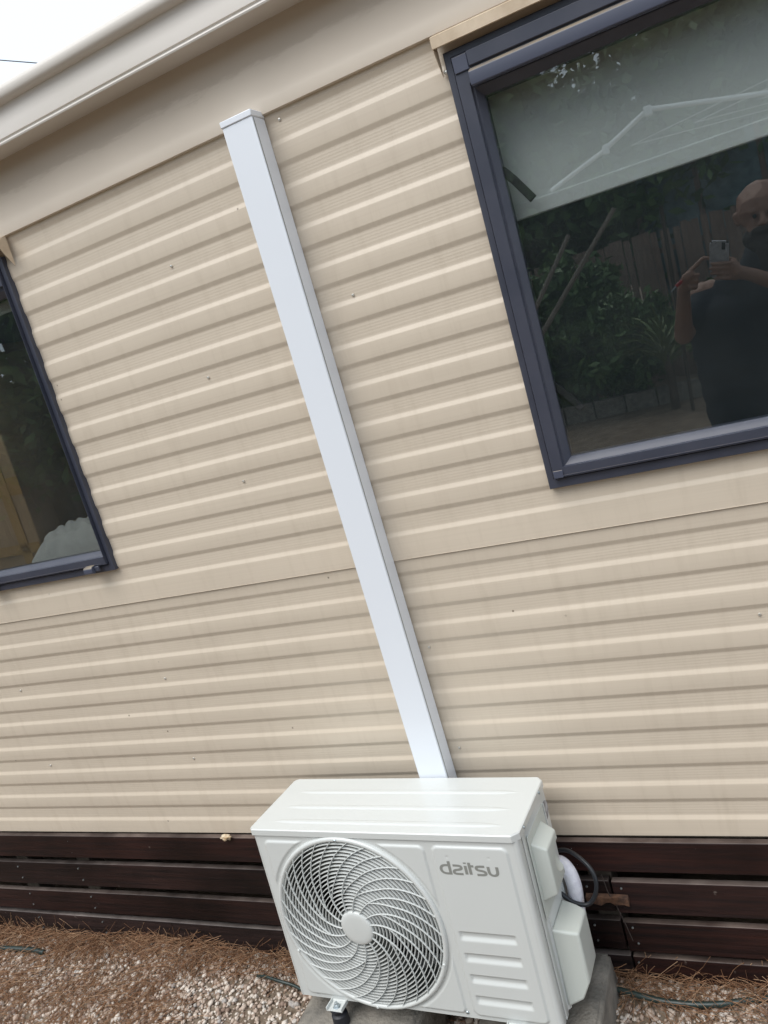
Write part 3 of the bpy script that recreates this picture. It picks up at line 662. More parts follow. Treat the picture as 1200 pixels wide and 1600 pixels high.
# lid
def lid():
    x0, x1, y0, y1 = -.0045, W+.0045, -.0045, D+.003
    zt_, h = HH, .017
    def plan(i, z):
        a, b, c, d = x0+i, x1-i, y0+i, y1-i
        p = []
        cf = .012
        p += [(a+cf*.7, c), (b-cf*1.3, c), (b, c+cf*1.4), (b, d-cf*1.3), (b-cf*1.1, d), (a+cf, d), (a+.004, d-.004), (a, d-cf), (a, c+cf*.8)]
        return [(x, y, z) for x, y in p]
    mb = MB(); mb.loft([plan(.0012, zt_-h-.001), plan(0, zt_-h), plan(0, zt_-.0025), plan(.0022, zt_-.0002)], cap=False)
    l = mb.build('lid', M['ac'], unit, smooth=True, angle=30, fix=True)
    # top skin with three pressed ribs
    xs = np.linspace(x0+.0022, x1-.0022, 241); ys = np.linspace(y0+.0022, y1-.0022, 121); X, Y = np.meshgrid(xs, ys)
    hgt = np.zeros_like(X)
    for yc in (.035, .100, .172):
        ex = np.clip((X-.045)/.075, 0, 1)*np.clip((.690-X)/.075, 0, 1); ex = ex*(2-ex)
        hw = .0085*ex+.0001
        hgt += .0026*ex*sstep((hw-np.abs(Y-yc))/.004)
    hgt += .0006*np.sin(X*7)*np.sin(Y*13)
    poly = [(q[0], q[1]) for q in plan(.0022, 0)]
    # trim to the chamfered outline by clamping the corners
    cxs = np.array(poly)
    cen = np.array([(x0+x1)/2, (y0+y1)/2])
    for i in range(len(poly)):
        a = np.array(poly[i]); b = np.array(poly[(i+1) % len(poly)]); e = b-a; nrm = np.array([-e[1], e[0]]); nrm = nrm/np.linalg.norm(nrm)
        if (cen-a)@nrm < 0: nrm = -nrm
        dist = (X-a[0])*nrm[0]+(Y-a[1])*nrm[1]; m_ = dist < 0
        X = np.where(m_, X-dist*nrm[0], X); Y = np.where(m_, Y-dist*nrm[1], Y)
    vs = np.stack([X, Y, hgt+zt_-.0002], -1).reshape(-1, 3); n = 241
    J, I = np.mgrid[0:120, 0:240]; F = np.stack([J*n+I, J*n+I+1, (J+1)*n+I+1, (J+1)*n+I], -1).reshape(-1, 4)
    me = bpy.data.meshes.new('lid_top'); me.from_pydata(vs.tolist(), [], F.tolist()); me.materials.append(M['ac']); me.shade_smooth()
    link(bpy.data.objects.new('lid_top', me), l)
    bolt = None
    for yy in (.045, .185):
        q = MB().revolve([(.0042, 0), (.0042, .0015), (.0028, .003), (.001, .0032)], (x1, yy, zt_-.0095), (1, 0, 0), 12).build('screw', M['zinc'], l, smooth=True)
    return l
lid()
# fan shroud, fan, grille
def ell(o): o.location = (FC[0], 0, FC[1]+HH); o.scale = (RX/.23, 1, RZ/.23); return o
mb = MB(); n = 96
prof = [(.2305, .0005), (.2285, .002), (.226, .012), (.2245, .030), (.2235, .075), (.226, .105)]
mb.loft([[(r*math.cos(2*math.pi*k/n), y, r*math.sin(2*math.pi*k/n)) for k in range(n)] for r, y in prof], cap=False)
shr = ell(mb.build('fan_shroud', M['fan'], unit, smooth=True, fix=False))
mb = MB(); mb.box(.02, .49, .17, .20, .02, TOPZ-.01); mb.build('coil_back', M['dark_in'], unit)
# collar ring round the grille
mb = MB(); prof = [(.2450, .0005), (.2445, -.0040), (.2425, -.0075), (.2385, -.0092), (.2350, -.0085), (.2325, -.0062), (.2310, .000), (.2303, .006)]
mb.loft([[(r*math.cos(2*math.pi*k/128), y, r*math.sin(2*math.pi*k/128)) for k in range(128)] for r, y in prof], cap=False)
grille = ell(mb.build('fan_grille', M['ac'], unit, smooth=True))
def dome(r): return -.0065-.012*(1-(r/.23)**2)
NR = 19
for i in range(NR):
    r = .0555+i*(.2265-.0555)/(NR-1); y = dome(r); a, b = .00115, .0046
    mb = MB(); m_ = 96
    mb.loft([[(rr*math.cos(2*math.pi*k/m_), yy, rr*math.sin(2*math.pi*k/m_)) for k in range(m_)] for rr, yy in
             ((r-a, y+.001), (r-a*.6, y), (r+a*.6, y), (r+a, y+.001), (r+a*.7, y+b*1.7), (r-a*.7, y+b*1.7), (r-a, y+.001))], cap=False)
    mb.build('ring', M['ac'], grille, smooth=True, angle=50)
def rib_mesh(fork):
    pts = []; n = 28
    for i in range(n+1):
        q = i/n; r = .046+q*(.2335-.046)
        if fork:
            r = .092+q*(.2335-.092)
        qq = (r-.046)/(.2335-.046)
        th = R(90+22)-R(54)*qq**1.15
        if fork: th -= R(12)*min(1, q/.42)*(2-min(1, q/.42))
        pts.append((r, th))
    loops = []
    for i, (r, th) in enumerate(pts):
        r2, t2 = pts[min(i+1, n)]; r1, t1 = pts[max(i-1, 0)]
        d = Vector((r2*math.cos(t2)-r1*math.cos(t1), 0, r2*math.sin(t2)-r1*math.sin(t1))).normalized(); s = Vector((-d.z, 0, d.x))
        p = Vector((r*math.cos(th), dome(r)-.0026, r*math.sin(th))); wd = .00085
        loops.append([p-s*wd+Vector((0, .0008, 0)), p-s*wd*.5, p+s*wd*.5, p+s*wd+Vector((0, .0008, 0)), p+s*wd*.8+Vector((0, .0045, 0)), p-s*wd*.8+Vector((0, .0045, 0))])
    return MB().loft(loops).build('rib', M['ac'], grille, smooth=True, angle=50)
for fork in (0, 1):
    rib = rib_mesh(fork)
    for k in range(1, 15): dup(rib, grille, rotation_euler=(0, 2*math.pi*k/15, 0))
mb = MB(); prof = [(.0005, -.0225), (.030, -.0223), (.0400, -.0217), (.0445, -.0203), (.0468, -.0180), (.0470, -.0100), (.0490, -.0095), (.0490, -.0060), (.001, -.006)]
mb.loft([[(r*math.cos(2*math.pi*k/64), y, r*math.sin(2*math.pi*k/64)) for k in range(64)] for r, y in prof], cap=False)
mb.build('hub', M['ac'], grille, smooth=True, angle=50)
for a_ in (90, -93, 203, -22):
    q = MB().revolve([(.0044, 0), (.0044, -.0012), (.003, -.0028), (.001, -.003)], (.2375*math.cos(R(a_)), -.0090, .2375*math.sin(R(a_))), (0, 1, 0), 12).build('screw', M['zinc'] if a_ == 90 else M['ac'], grille, smooth=True)
# fan: hub and three broad swept blades
fan = MB().revolve([(.001, 0), (.045, .002), (.050, .008), (.050, .055), (.02, .06)], (0, .050, 0), (0, 1, 0), 40).build('fan', M['fan'], unit, smooth=True)
fan.location = (FC[0], 0, FC[1]+HH)
def blade():
    vs = []; fs = []; nr, na = 14, 16
    for side_ in (0, 1):
        for i in range(nr+1):
            q = i/nr; r = .046+q*.166
            span = R(78)*(1-.12*q); lead = R(34)*q**1.3
            for j in range(na+1):
                s = j/na; th = lead+span*(s-.5); y = .052+.055*s-.012*q+.0022*side_
                vs.append((r*math.cos(th), y, r*math.sin(th)))
    m_ = (nr+1)*(na+1); n = na+1
    for s_ in (0, m_):
        for i in range(nr):
            for j in range(na): fs.append((s_+i*n+j, s_+i*n+j+1, s_+(i+1)*n+j+1, s_+(i+1)*n+j))
    for i in range(nr): fs += [(i*n, (i+1)*n, m_+(i+1)*n, m_+i*n), (i*n+na, (i+1)*n+na, m_+(i+1)*n+na, m_+i*n+na)]
    for j in range(na): fs += [(nr*n+j, nr*n+j+1, m_+nr*n+j+1, m_+nr*n+j)]
    return MB().add(vs, fs).build('blade', M['fan'], fan, smooth=True)
bl = blade(); bl.rotation_euler = (0, R(20), 0)
dup(bl, fan, rotation_euler=(0, R(140), 0)); dup(bl, fan, rotation_euler=(0, R(260), 0))
# lettering, stroke by stroke (flat print)
def logo():
    # glyph strokes in em units: x right, y up; x-height 1
    G = {
     'd': (1.08, [[(.86, -.10), (.86, 1.45)], [(.86, .98), (.44, .98), (.16, .84), (.06, .5), (.16, .16), (.44, .02), (.86, .02)]]),
     'a': (1.0, [[(.10, .98), (.62, .98), (.80, .88), (.80, .64), (.66, .54), (.26, .46), (.10, .34), (.10, .12), (.26, .02), (.88, .02)]]),
     'i': (.38, [[(.18, 0), (.18, 1.0)], [(.18, 1.22), (.18, 1.38)]]),
     't': (.60, [[(.16, 0), (.16, 1.38)], [(.16, .98), (.52, .98)]]),
     's': (1.04, [[(.84, .98), (.28, .98), (.12, .88), (.12, .64), (.26, .54), (.68, .46), (.84, .34), (.84, .12), (.68, .02), (.08, .02)]]),
     'u': (1.0, [[(.10, 1.0), (.10, .34), (.20, .1), (.46, -.02), (.72, .1), (.82, .34), (.82, 1.0)]])}
    mb = MB(); x = 0; em = .0222; wd = .128; tot = sum(G[c][0] for c in 'daitsu'); sx = .1455/(tot*em)
    def smooth(p):
        if len(p) < 3: return p
        for _ in range(2):
            q = [p[0]]
            for a, b in zip(p[:-1], p[1:]): q += [(a[0]*.75+b[0]*.25, a[1]*.75+b[1]*.25), (a[0]*.25+b[0]*.75, a[1]*.25+b[1]*.75)]
            p = q+[p[-1]]
        return p
    k = 0
    for c in 'daitsu':
        wg, st = G[c]
        for p in st:
            p = smooth(p); n = len(p); L_, R_ = [], []
            for i, a in enumerate(p):
                b0, b1 = p[max(i-1, 0)], p[min(i+1, n-1)]; dx, dy = b1[0]-b0[0], b1[1]-b0[1]; l = math.hypot(dx, dy) or 1
                L_.append((a[0]-dy/l*wd, a[1]+dx/l*wd)); R_.append((a[0]+dy/l*wd, a[1]-dx/l*wd))
            k += 1; yy = -.0042-.00025-.00002*k
            vs = [((x+q[0])*em*sx+.5195, yy, q[1]*em+HH-.1005) for q in L_+R_]
            mb.add(vs, [(i, i+1, n+i+1, n+i) for i in range(n-1)])
        x += wg
    o = mb.build('logo', M['logo'], fp, fix=False); o['label'] = 'flat grey lowercase lettering on the right front panel'
logo()
for x_, z_ in ((.062, -.478), (.4885, -.4795)):
    MB().revolve([(.0045, 0), (.0045, -.0015), (.003, -.0032), (.001, -.0034)], (x_, 0, z_+HH), (0, 1, 0), 12).build('screw', M['zinc'], fp, smooth=True)
# handle cover
def cover(name, inner, outer, prot, mid=None, bevel=.006):
    (y0, y1, z0, z1), (a0, a1, c0, c1) = inner, outer; x = W+.0006
    l0 = [(x, y0, z0), (x, y1, z0), (x, y1, z1), (x, y0, z1)]; l1 = [(x+prot, a0, c0), (x+prot, a1, c0), (x+prot, a1, c1), (x+prot, a0, c1)]
    return MB().loft([l0, l1]).build(name, M['ac_plastic'], unit, bevel=bevel, seg=4)
pl = MB().box(W, W+.0030, .052, .192, HH-.252, HH-.042).build('handle_plate', M['ac_plastic'], unit, bevel=.0014)
hc = cover('handle_cover', (.062, .160, HH-.212, HH-.064), (.068, .150, HH-.196, HH-.082), .036, bevel=.005)
# grip recess: curved pocket on the outer face, made with a boolean-free inset
def pocket():
    x = W+.0367; ya, yb_, za, zb_ = .098, .150, HH-.165, HH-.098; n = 12; loops = []
    for i in range(n+1):
        q = i/n; z = za+(zb_-za)*q; dep = .014*math.sin(math.pi*q)**.6 if 0 < q < 1 else 0
        loops.append([(x+.0006, ya+.012*(1-math.sin(math.pi*q)), z), (x+.0006-dep*.0+.0, ya+.016*(1-math.sin(math.pi*q))+.002, z), (x+.003, yb_-.01, z), (x+.0045*math.sin(math.pi*q), yb_, z)])
    MB().loft(loops).build('grip', M['ac_plastic'], hc, smooth=True, angle=60)
def grip_cut():
    """scoop in the outer face for the fingers"""
    bm = bmesh.new(); bmesh.ops.create_uvsphere(bm, u_segments=32, v_segments=20, radius=1)
    me = bpy.data.meshes.new('cut'); bm.to_mesh(me); bm.free()
    c = bpy.data.objects.new('cutter', me); col.objects.link(c); c.scale = (.030, .046, .042); c.location = (W+.050, .142, HH-.140); c.parent = unit
    b = hc.modifiers.new('scoop', 'BOOLEAN'); b.operation = 'DIFFERENCE'; b.object = c; b.solver = 'EXACT'
    bpy.context.view_layer.update(); dg = bpy.context.evaluated_depsgraph_get()
    me2 = bpy.data.meshes.new_from_object(hc.evaluated_get(dg)); hc.modifiers.clear(); hc.data = me2
    hc.data.shade_smooth(); hc.data.set_sharp_from_angle(angle=R(40))
    bpy.data.objects.remove(c)
grip_cut()
# valve cover, angular with a sloping foot
def valve():
    x = W+.0008; p = .060
    l0 = [(x, .058, HH-.487), (x, .172, HH-.470), (x, .176, HH-.286), (x, .064, HH-.286)]
    l1 = [(x+p, .073, HH-.425), (x+p, .158, HH-.423), (x+p, .160, HH-.299), (x+p, .074, HH-.299)]
    l2 = [(x+p*.62, .066, HH-.470), (x+p*.62, .166, HH-.455), (x+p*.62, .168, HH-.293), (x+p*.62, .068, HH-.293)]
    v = MB().loft([l0, l2, l1]).build('valve_cover', M['ac_plastic'], unit, bevel=.006, seg=4)
    MB().revolve([(.005, 0), (.005, .002), (.0035, .005), (.001, .005)], (W+.008, .0705, HH-.300), (0, -1, 0), 10).build('screw', M['zinc'], v, smooth=True)
valve()
mb = MB(); mb.box(W+.0013, W+.004, .066, .070, .0, HH-.26); mb.box(W+.0013, W+.004, .196, .200, 0, TOPZ-.03); mb.build('side_ridge', M['ac'], unit, bevel=.001)
# round rating sticker
mb = MB().revolve([(.023, 0), (.023, .0006), (.001, .0007)], (W+.0014, .207, HH-.070), (1, 0, 0), 32); st = mb.build('round_sticker', mat('sticker', (.45, .46, .48), .4, (.12, .12, .14), 70, 2), unit)
# feet
def foot(x_, lab=None):
    f = MB()
    f.loft([[(x_-.021, y, z), (x_+.021, y, z), (x_+.021, y, z+.0022), (x_-.021, y, z+.0022)] for y, z in ((.02, .0), (.004, .0), (-.002, -.002), (-.004, -.006), (-.030, -.0065), (-.034, -.0055))])
    fo = f.build('foot_bracket', M['ac'], unit, bevel=.0015)
    MB().box(x_-.0235, x_-.021, -.034, .016, -.0065, .004).build('bracket_rim', M['ac'], fo, bevel=.0008)
    MB().box(x_+.021, x_+.0235, -.034, .016, -.0065, .004).build('bracket_rim', M['ac'], fo, bevel=.0008)
    MB().revolve([(.011, 0), (.011, .0015), (.0075, .0016), (.0075, .007), (.0045, .0072), (.0045, .013), (.001, .0135)], (x_, -.018, -.0045), (0, 0, 1), 6).build('bolt', M['zinc'], fo, bevel=.0004)
    MB().revolve([(.012, -.0066), (.021, -.0068), (.021, -.011), (.015, -.014), (.015, -.022), (.021, -.026), (.022, -.052), (.0, -.053)], (x_, -.016, 0), (0, 0, 1), 28).build('rubber_foot', M['rubber'], fo, smooth=True, angle=50)
    MB().revolve([(.012, .0), (.021, -.0068), (.021, -.011), (.015, -.014), (.015, -.022), (.021, -.026), (.022, -.038), (.0, -.039)], (x_, .20, 0), (0, 0, 1), 28).build('rubber_foot', M['rubber'], fo, smooth=True, angle=50)
foot(.124); foot(.610)

# concrete blocks under the feet
def block(x0, x1, y0, y1, zt_, label, seed):
    bm = bmesh.new(); bmesh.ops.create_cube(bm, size=1)
    for v in bm.verts: v.co = Vector(((x0+x1)/2+v.co.x*(x1-x0), (y0+y1)/2+v.co.y*(y1-y0), (zt_-.05)/2+v.co.z*(zt_+.05)))
    bmesh.ops.bevel(bm, geom=bm.edges[:], offset=.008, segments=3, affect='EDGES')
    bmesh.ops.subdivide_edges(bm, edges=[e for e in bm.edges if e.calc_length() > .03], cuts=9, use_grid_fill=True)
    for v in bm.verts: v.co += .0022*noise.noise_vector(v.co*18+Vector((seed, 0, 0)))+.0010*noise.noise_vector(v.co*70)
    me = bpy.data.meshes.new('concrete_block'); bm.to_mesh(me); bm.free(); me.materials.append(M['conc']); me.shade_smooth()
    o = bpy.data.objects.new('concrete_block', me); link(o); tag(o, label, 'block', 'concrete blocks under the outdoor unit')
block(-1.355, -1.015, -.47, -.15, .152, 'grey concrete block under the fan end of the outdoor unit', 1)
block(-.86, -.565, -.47, -.045, .148, 'grey concrete block under the pipe end of the outdoor unit', 2)

# pipes and cable -----------------------------------------------------------
def spline(pts, n=10):
    P = [Vector(p) for p in pts]; P = [P[0]*2-P[1]]+P+[P[-1]*2-P[-2]]; out = []
    for i in range(1, len(P)-2):
        for k in range(n):
            t = k/n; a, b, c, d = P[i-1:i+3]
            out.append(.5*((2*b)+(-a+c)*t+(2*a-5*b+4*c-d)*t*t+(-a+3*b-3*c+d)*t**3))
    out.append(P[-2]); return out
pp = empty('insulated_pipes', (-.63, -.1, .3), label='white wrapped refrigerant pipe looping over into the valve cover', cat='pipe')
o = MB().tube(spline([(-.70, -.035, .30), (-.665, -.045, .37), (-.640, -.065, .425), (-.616, -.090, .448), (-.595, -.110, .441), (-.587, -.120, .408), (-.592, -.121, .36), (-.597, -.120, .31)], 12), .0185, 20).build('pipe', M['pipe'], pp, smooth=True); o.location = -pp.location
o = MB().tube(spline([(-.69, -.06, .28), (-.668, -.070, .34), (-.648, -.088, .385), (-.632, -.104, .395), (-.622, -.112, .37), (-.620, -.116, .33)], 10), .011, 12).build('lagging_sleeve', M['lagging'], pp, smooth=True); o.location = -pp.location
cb = MB().tube(spline([(-.66, -.125, .445), (-.625, -.142, .415), (-.592, -.146, .384), (-.556, -.138, .374), (-.533, -.125, .405), (-.536, -.110, .442), (-.565, -.090, .465), (-.605, -.065, .468), (-.65, -.05, .45)], 12), .0055, 12).build('power_cable', M['cable'], smooth=True)
tag(cb, 'black electrical cable looped around the white pipe beside the unit', 'cable')
# hoses on the gravel
h = MB().tube(spline([(-.66, -.060, .055), (-.60, -.060, .052), (-.50, -.082, .050), (-.42, -.090, .048), (-.33, -.082, .046), (-.22, -.052, .045), (-.05, -.02, .035), (.25, -.05, .03), (.9, -.10, .02)], 8), .0078, 12).build('garden_hose', M['hose'], smooth=True)
tag(h, 'dark green irrigation hose lying on gravel right of the unit', 'hose', 'black hoses lying on the ground')
h = MB().tube(spline([(-3.9, -.16, .02), (-3.2, -.12, .018), (-2.9, -.105, .022), (-2.74, -.098, .022), (-2.66, -.100, .018)], 8), .010, 12).build('garden_hose', M['hose'], smooth=True)
tag(h, 'dark grey irrigation hose ending in needles at far left by the skirt', 'hose', 'black hoses lying on the ground')
h = MB().tube(spline([(-1.70, -.10, .012), (-1.66, -.108, .020), (-1.60, -.118, .018), (-1.55, -.122, .012), (-1.50, -.135, .006)], 8), .0048, 10).build('garden_hose', M['hose'], smooth=True)
tag(h, 'short black drip tube half buried in gravel left of the unit', 'hose', 'black hoses lying on the ground')
# foam crumb on the ledge
fm = lump('foam_crumb', (-1.70, -.024, .463), (.017, .009, .009), M['foam'], seed=3, amp=1.0, fq=2.2); tag(fm, 'small torn cream foam crumb stuck on the ledge left of the unit', 'foam')
# overhead wire far behind
wv = MB().tube([(-30, 14, 17.6), (-13.9, 14, 10.32), (-12.76, 14, 9.80), (2, 14, 3.1)], .012, 6).build('overhead_wire', M['cable'], smooth=True)
tag(wv, 'thin overhead power line crossing the white sky above the gutter', 'wire')
#YARD
# ================================================================== YARD BEHIND THE PHOTOGRAPHER (seen mirrored in the panes)
# paling fence
fen = empty('paling_fence', (-2, -12, 0), label='brown timber paling fence across the yard mirrored in the window panes', cat='fence')
pal = None
for i in range(190):
    x = -13+i*.105; h = random.uniform(-.03, .03)
    if pal is None:
        pal = MB().box(-.049, .049, 0, .016, 0, 2.3).build('paling', M['fence'], fen)
        pal.location = (x, 0, h)
    else: dup(pal, fen, location=(x, random.uniform(0, .012), h), rotation_euler=(0, R(random.gauss(0, .5)), 0))
for z in (.5, 1.2, 1.95):
    MB().box(-13, 7, -.06, -.018, z, z+.08).build('rail', M['fence'], fen)
sky_block_fence = empty('paling_fence', (-12.9, -6, 0), label='added brown paling side fence at the left, hiding low sky from the window reflection', cat='fence')  # added fence, keeps the bright low sky out of the left pane
for i in range(112):
    dup(pal, sky_block_fence, location=(random.uniform(0, .012), -6+i*.108, random.uniform(-.03, .03)), rotation_euler=(0, 0, R(90)))
scn = empty('shade_screen', (1.5, -12.8, 0), label='blue green sheet screen standing above the far paling fence', cat='screen')
for i in range(6): MB().box(-2.6+i*.95, -1.72+i*.95, 0, .03, .2, 3.35+.06*(i % 2)).build('panel', M['panel'], scn)
for i in range(7): MB().box(-2.69+i*.95, -2.61+i*.95, -.04, .04, 0, 3.45).build('post', M['fence'], scn)

def crown_mesh(name, n, rad, leaf, clumps, seed, mt, long=2.2):
    r_ = np.random.default_rng(seed)
    cc = r_.normal(0, 1, (clumps, 3)); cc /= np.linalg.norm(cc, axis=1)[:, None]; cc *= (r_.uniform(.25, 1, clumps)**.6)[:, None]
    ci = r_.integers(0, clumps, n); c = cc[ci]*np.array(rad)
    p = c+r_.normal(0, .16, (n, 3))*np.mean(rad)*r_.uniform(.5, 1.2, clumps)[ci][:, None]
    a = r_.normal(0, 1, (n, 3)); a /= np.linalg.norm(a, axis=1)[:, None]; b = np.cross(a, r_.normal(0, 1, (n, 3))); b /= np.linalg.norm(b, axis=1)[:, None]
    s = r_.uniform(.6, 1.3, n)[:, None]*leaf
    V = np.stack([p-a*s*long*.5, p+b*s*.5, p+a*s*long*.5, p-b*s*.5], 1).reshape(-1, 3)
    F = np.arange(n*4).reshape(-1, 4)
    me = bpy.data.meshes.new(name); me.from_pydata(V.tolist(), [], F.tolist()); me.materials.append(mt); return me
def trunk(parent, h, r, seed, limbs=5):
    random.seed(seed); mb = MB()
    mb.tube([(0, 0, 0), (.1, 0, h*.3), (-.05, .1, h*.65), (.1, 0, h)], [r, r*.8, r*.6, r*.3], 10)
    for k in range(limbs):
        a = k*2.4; z = h*random.uniform(.35, .7)
        mb.tube([(0, 0, z), (math.cos(a)*h*.13, math.sin(a)*h*.13, z+h*.13), (math.cos(a)*h*.22, math.sin(a)*h*.22, z+h*.3)], [r*.4, r*.28, r*.1], 7)
    return mb.build('trunk', M['bark'], parent, smooth=True)
cm = crown_mesh('crown', 13000, (2.1, 1.9, 2.4), .13, 60, 3, M['leaf'])
labels = ['tall dark tree directly behind the far fence', 'broad tree behind the fence left of the yard centre', 'tall tree with thin gaps behind the left part of the fence', 'dark tree in the far left corner of the yard', 'spreading tree at the left side boundary of the yard', 'bushy tree near the left side boundary close to the house', 'tree behind the right part of the fence', 'last tree at the right end of the fence']
tp = [(-.4, -14.3, 5.6, 1.0), (-3.3, -14.8, 5.8, 1.05), (-6.4, -14.0, 5.6, 1.1), (-9.8, -13.2, 5.8, 1.15), (-12.6, -10.0, 5.5, 1.2), (-13.5, -6.2, 5.3, 1.15), (2.4, -14.6, 5.8, 1.05), (5.4, -14.2, 5.8, 1.1)]
first = None
for i, (x, y, h, s) in enumerate(tp):
    t = empty('garden_tree', (x, y, 0), label=labels[i], cat='tree', group='trees around the yard')
    c = bpy.data.objects.new('crown', cm); link(c, t); c.location = (0, 0, h*.66); c.scale = (s, s, s*.95); c.rotation_euler = (0, 0, i*1.3)
    if first is None: first = trunk(t, h*.8, .16, 4)
    else: dup(first, t, scale=(s, s, h/5.6), rotation_euler=(0, 0, i*.9))
random.seed(11)
bm_ = crown_mesh('foliage', 7000, (.62, .5, .62), .055, 26, 8, M['leaf'], 2.6)
bl_ = ['rounded green shrub left of the strap leaved plant', 'low green shrub in front of the paling fence', 'dense dark shrub below the leaning poles', 'wide green shrub at the left end of the garden bed', 'small green shrub beside the concrete edging', 'tall leafy shrub standing against the paling fence', 'second tall shrub against the fence further left']
for i, (x, y, z, s) in enumerate([(-1.75, -9.9, .75, 1.15), (-.1, -10.6, .7, 1.0), (-2.6, -10.3, .8, 1.3), (-5.2, -9.8, .8, 1.5), (-1.25, -9.8, .9, .9), (-2.1, -10.7, 1.35, 1.4), (-3.3, -10.9, 1.3, 1.4)]):
    t = empty('shrub', (x, y, 0), label=bl_[i], cat='shrub', group='shrubs in the garden bed')
    c = bpy.data.objects.new('foliage', bm_); link(c, t); c.location = (0, 0, z); c.scale = (s, s, s); c.rotation_euler = (0, 0, i*2.1)
    MB().tube([(0, 0, 0), (.03, 0, .4), (0, .04, .8)], [.03, .022, .012], 7).build('stem', M['bark'], t)
# strap-leaved plant
yu = empty('strap_leaved_plant', (-.88, -9.0, 0), label='green plant with long arching sword leaves in the garden bed', cat='plant')
MB().tube([(0, 0, 0), (.02, .02, .35), (0, 0, .75)], [.06, .05, .04], 10).build('stem', M['bark'], yu, smooth=True)
def strap(L_, w0):
    mb = MB(); n = 10; loops = []
    for i in range(n+1):
        q = i/n; bnd = 1.15*q*q; x = L_*(q*math.cos(.5)-.0*q); z = L_*(q*math.sin(1.15)-bnd*.55)
        w_ = w0*(1-q**2)*(.5+.9*q if q < .4 else 1)+.001
        loops.append([(x*.75, -w_, z), (x*.75, 0, z-.006), (x*.75, w_, z), (x*.75, 0, z-.002)])
    return mb.loft(loops).build('leaf', M['leaf2'], yu, smooth=True)
lf = strap(.95, .022); lf.location = (0, 0, .72)
for k in range(1, 60):
    dup(lf, yu, location=(0, 0, random.uniform(.5, .8)), rotation_euler=(random.gauss(0, .1), random.uniform(-.75, .35), k*2.4), scale=(random.uniform(.7, 1.1),)*3)
# bed edging
ed = empty('bed_edging', (-1.3, -9.6, 0), label='low pale curved concrete edging along the garden bed', cat='edging')
for i in range(12):
    a = -3.6+i*.42
    MB().box(a, a+.40, -.05, .05, -.05, .24).build('edging_block', M['conc'], ed, bevel=.01)
for i, (p0, p1, lb) in enumerate([((-3.75, -9.0, 0), (-1.72, -9.1, 2.46), 'leaning grey timber pole nearest the left tree'), ((-3.75, -9.3, 0), (-1.12, -9.15, 2.60), 'second leaning timber pole with split bark')]):
    o = MB().tube([p0, ((p0[0]+p1[0])/2+.03, (p0[1]+p1[1])/2, (p0[2]+p1[2])/2), p1], [.04, .036, .028], 10).build('timber_pole', M['pole'], smooth=True)
    tag(o, lb, 'pole', 'leaning poles by the fence')
o = MB().tube([(-.66, -8.6, 0), (-.60, -8.6, 1.4), (-.56, -8.6, 2.42)], .022, 8).build('garden_stake', M['post'], smooth=True); tag(o, 'slim weathered stake standing upright before the fence', 'stake')
# folding clothes line with white arms
cl = empty('clothes_line', (1.6, -4.3, 0), label='white rotary clothes line with angled arms and thin wires', cat='clothes line')
MB().tube([(0, 0, 0), (0, 0, 2.35)], .025, 14).build('mast', M['white'], cl, smooth=True)
hub = (0, 0, 2.35)
arms = [[(0, 0, 2.38), (-1.22, .3, 2.57), (-1.875, .3, 2.72), (-2.15, .3, 2.59), (-2.56, .3, 2.45)]]
MB().tube(arms[0][:3], .015, 10).build('arm', M['white'], cl, smooth=True); MB().tube([(-1.90, .3, 2.708), (-2.15, .3, 2.59)], .015, 10).build('arm', M['white'], cl, smooth=True); MB().tube([(-2.18, .3, 2.575), (-2.56, .3, 2.45)], .014, 10).build('arm', M['white'], cl, smooth=True); MB().box(-1.90, -1.85, .28, .32, 2.68, 2.74).build('bracket', M['white'], cl, bevel=.008); MB().box(-2.185, -2.145, .28, .32, 2.55, 2.61).build('bracket', M['white'], cl, bevel=.008)
for a in (60, -60):
    d = Vector((math.cos(R(a)), math.sin(R(a)), 0))
    MB().tube([(0, 0, 2.38), d*1.0+Vector((0, 0, 2.58)), d*1.8+Vector((0, 0, 2.70))], .017, 10).build('arm', M['white'], cl, smooth=True)
for q in (.5, .7, .9):
    MB().tube([(-1.9*q-.3, .3, 2.55), (0, 1.7*q, 2.6), (1.4*q, 0, 2.6), (0, -1.7*q, 2.6)], .0025, 5, closed=True).build('line', M['white'], cl)

# ================================================================== PHOTOGRAPHER
per = empty('person', (.1, -2.13, 0), label='bald bearded man in dark shirt photographing with both hands, mirrored in right window', cat='person')
po = -per.location
def caps(segs):
    bm = bmesh.new()
    for a, b, ra, rb in segs:
        a = Vector(a); b = Vector(b); L_ = (b-a).length; n = max(2, int(L_/(min(ra, rb)*.45)))
        for i in range(n+1):
            q = i/n; p = a.lerp(b, q); r = ra+(rb-ra)*q
            bmesh.ops.create_icosphere(bm, subdivisions=2, radius=r, matrix=Matrix.Translation(p))
    return bm
def organic(name, bm, m, parent, vox=.005, sm=4):
    me = bpy.data.meshes.new(name); bm.to_mesh(me); bm.free(); me.materials.append(m)
    o = bpy.data.objects.new(name, me); link(o, parent); o.location = po
    r = o.modifiers.new('r', 'REMESH'); r.mode = 'VOXEL'; r.voxel_size = vox; r.use_smooth_shade = True
    s = o.modifiers.new('s', 'SMOOTH'); s.factor = .5; s.iterations = sm
    bpy.context.view_layer.update(); dg = bpy.context.evaluated_depsgraph_get()
    me2 = bpy.data.meshes.new_from_object(o.evaluated_get(dg)); o.modifiers.clear(); o.data = me2; me2.name = name; me2.shade_smooth(); return o
def ph(u, v, n): return CAM+RT*u+UP*v+FW*n
SL, SR = (-.11, -2.14, 1.60), (.35, -2.14, 1.60)
EL, ER = (-.215, -2.0, 1.47), (.40, -1.98, 1.42)
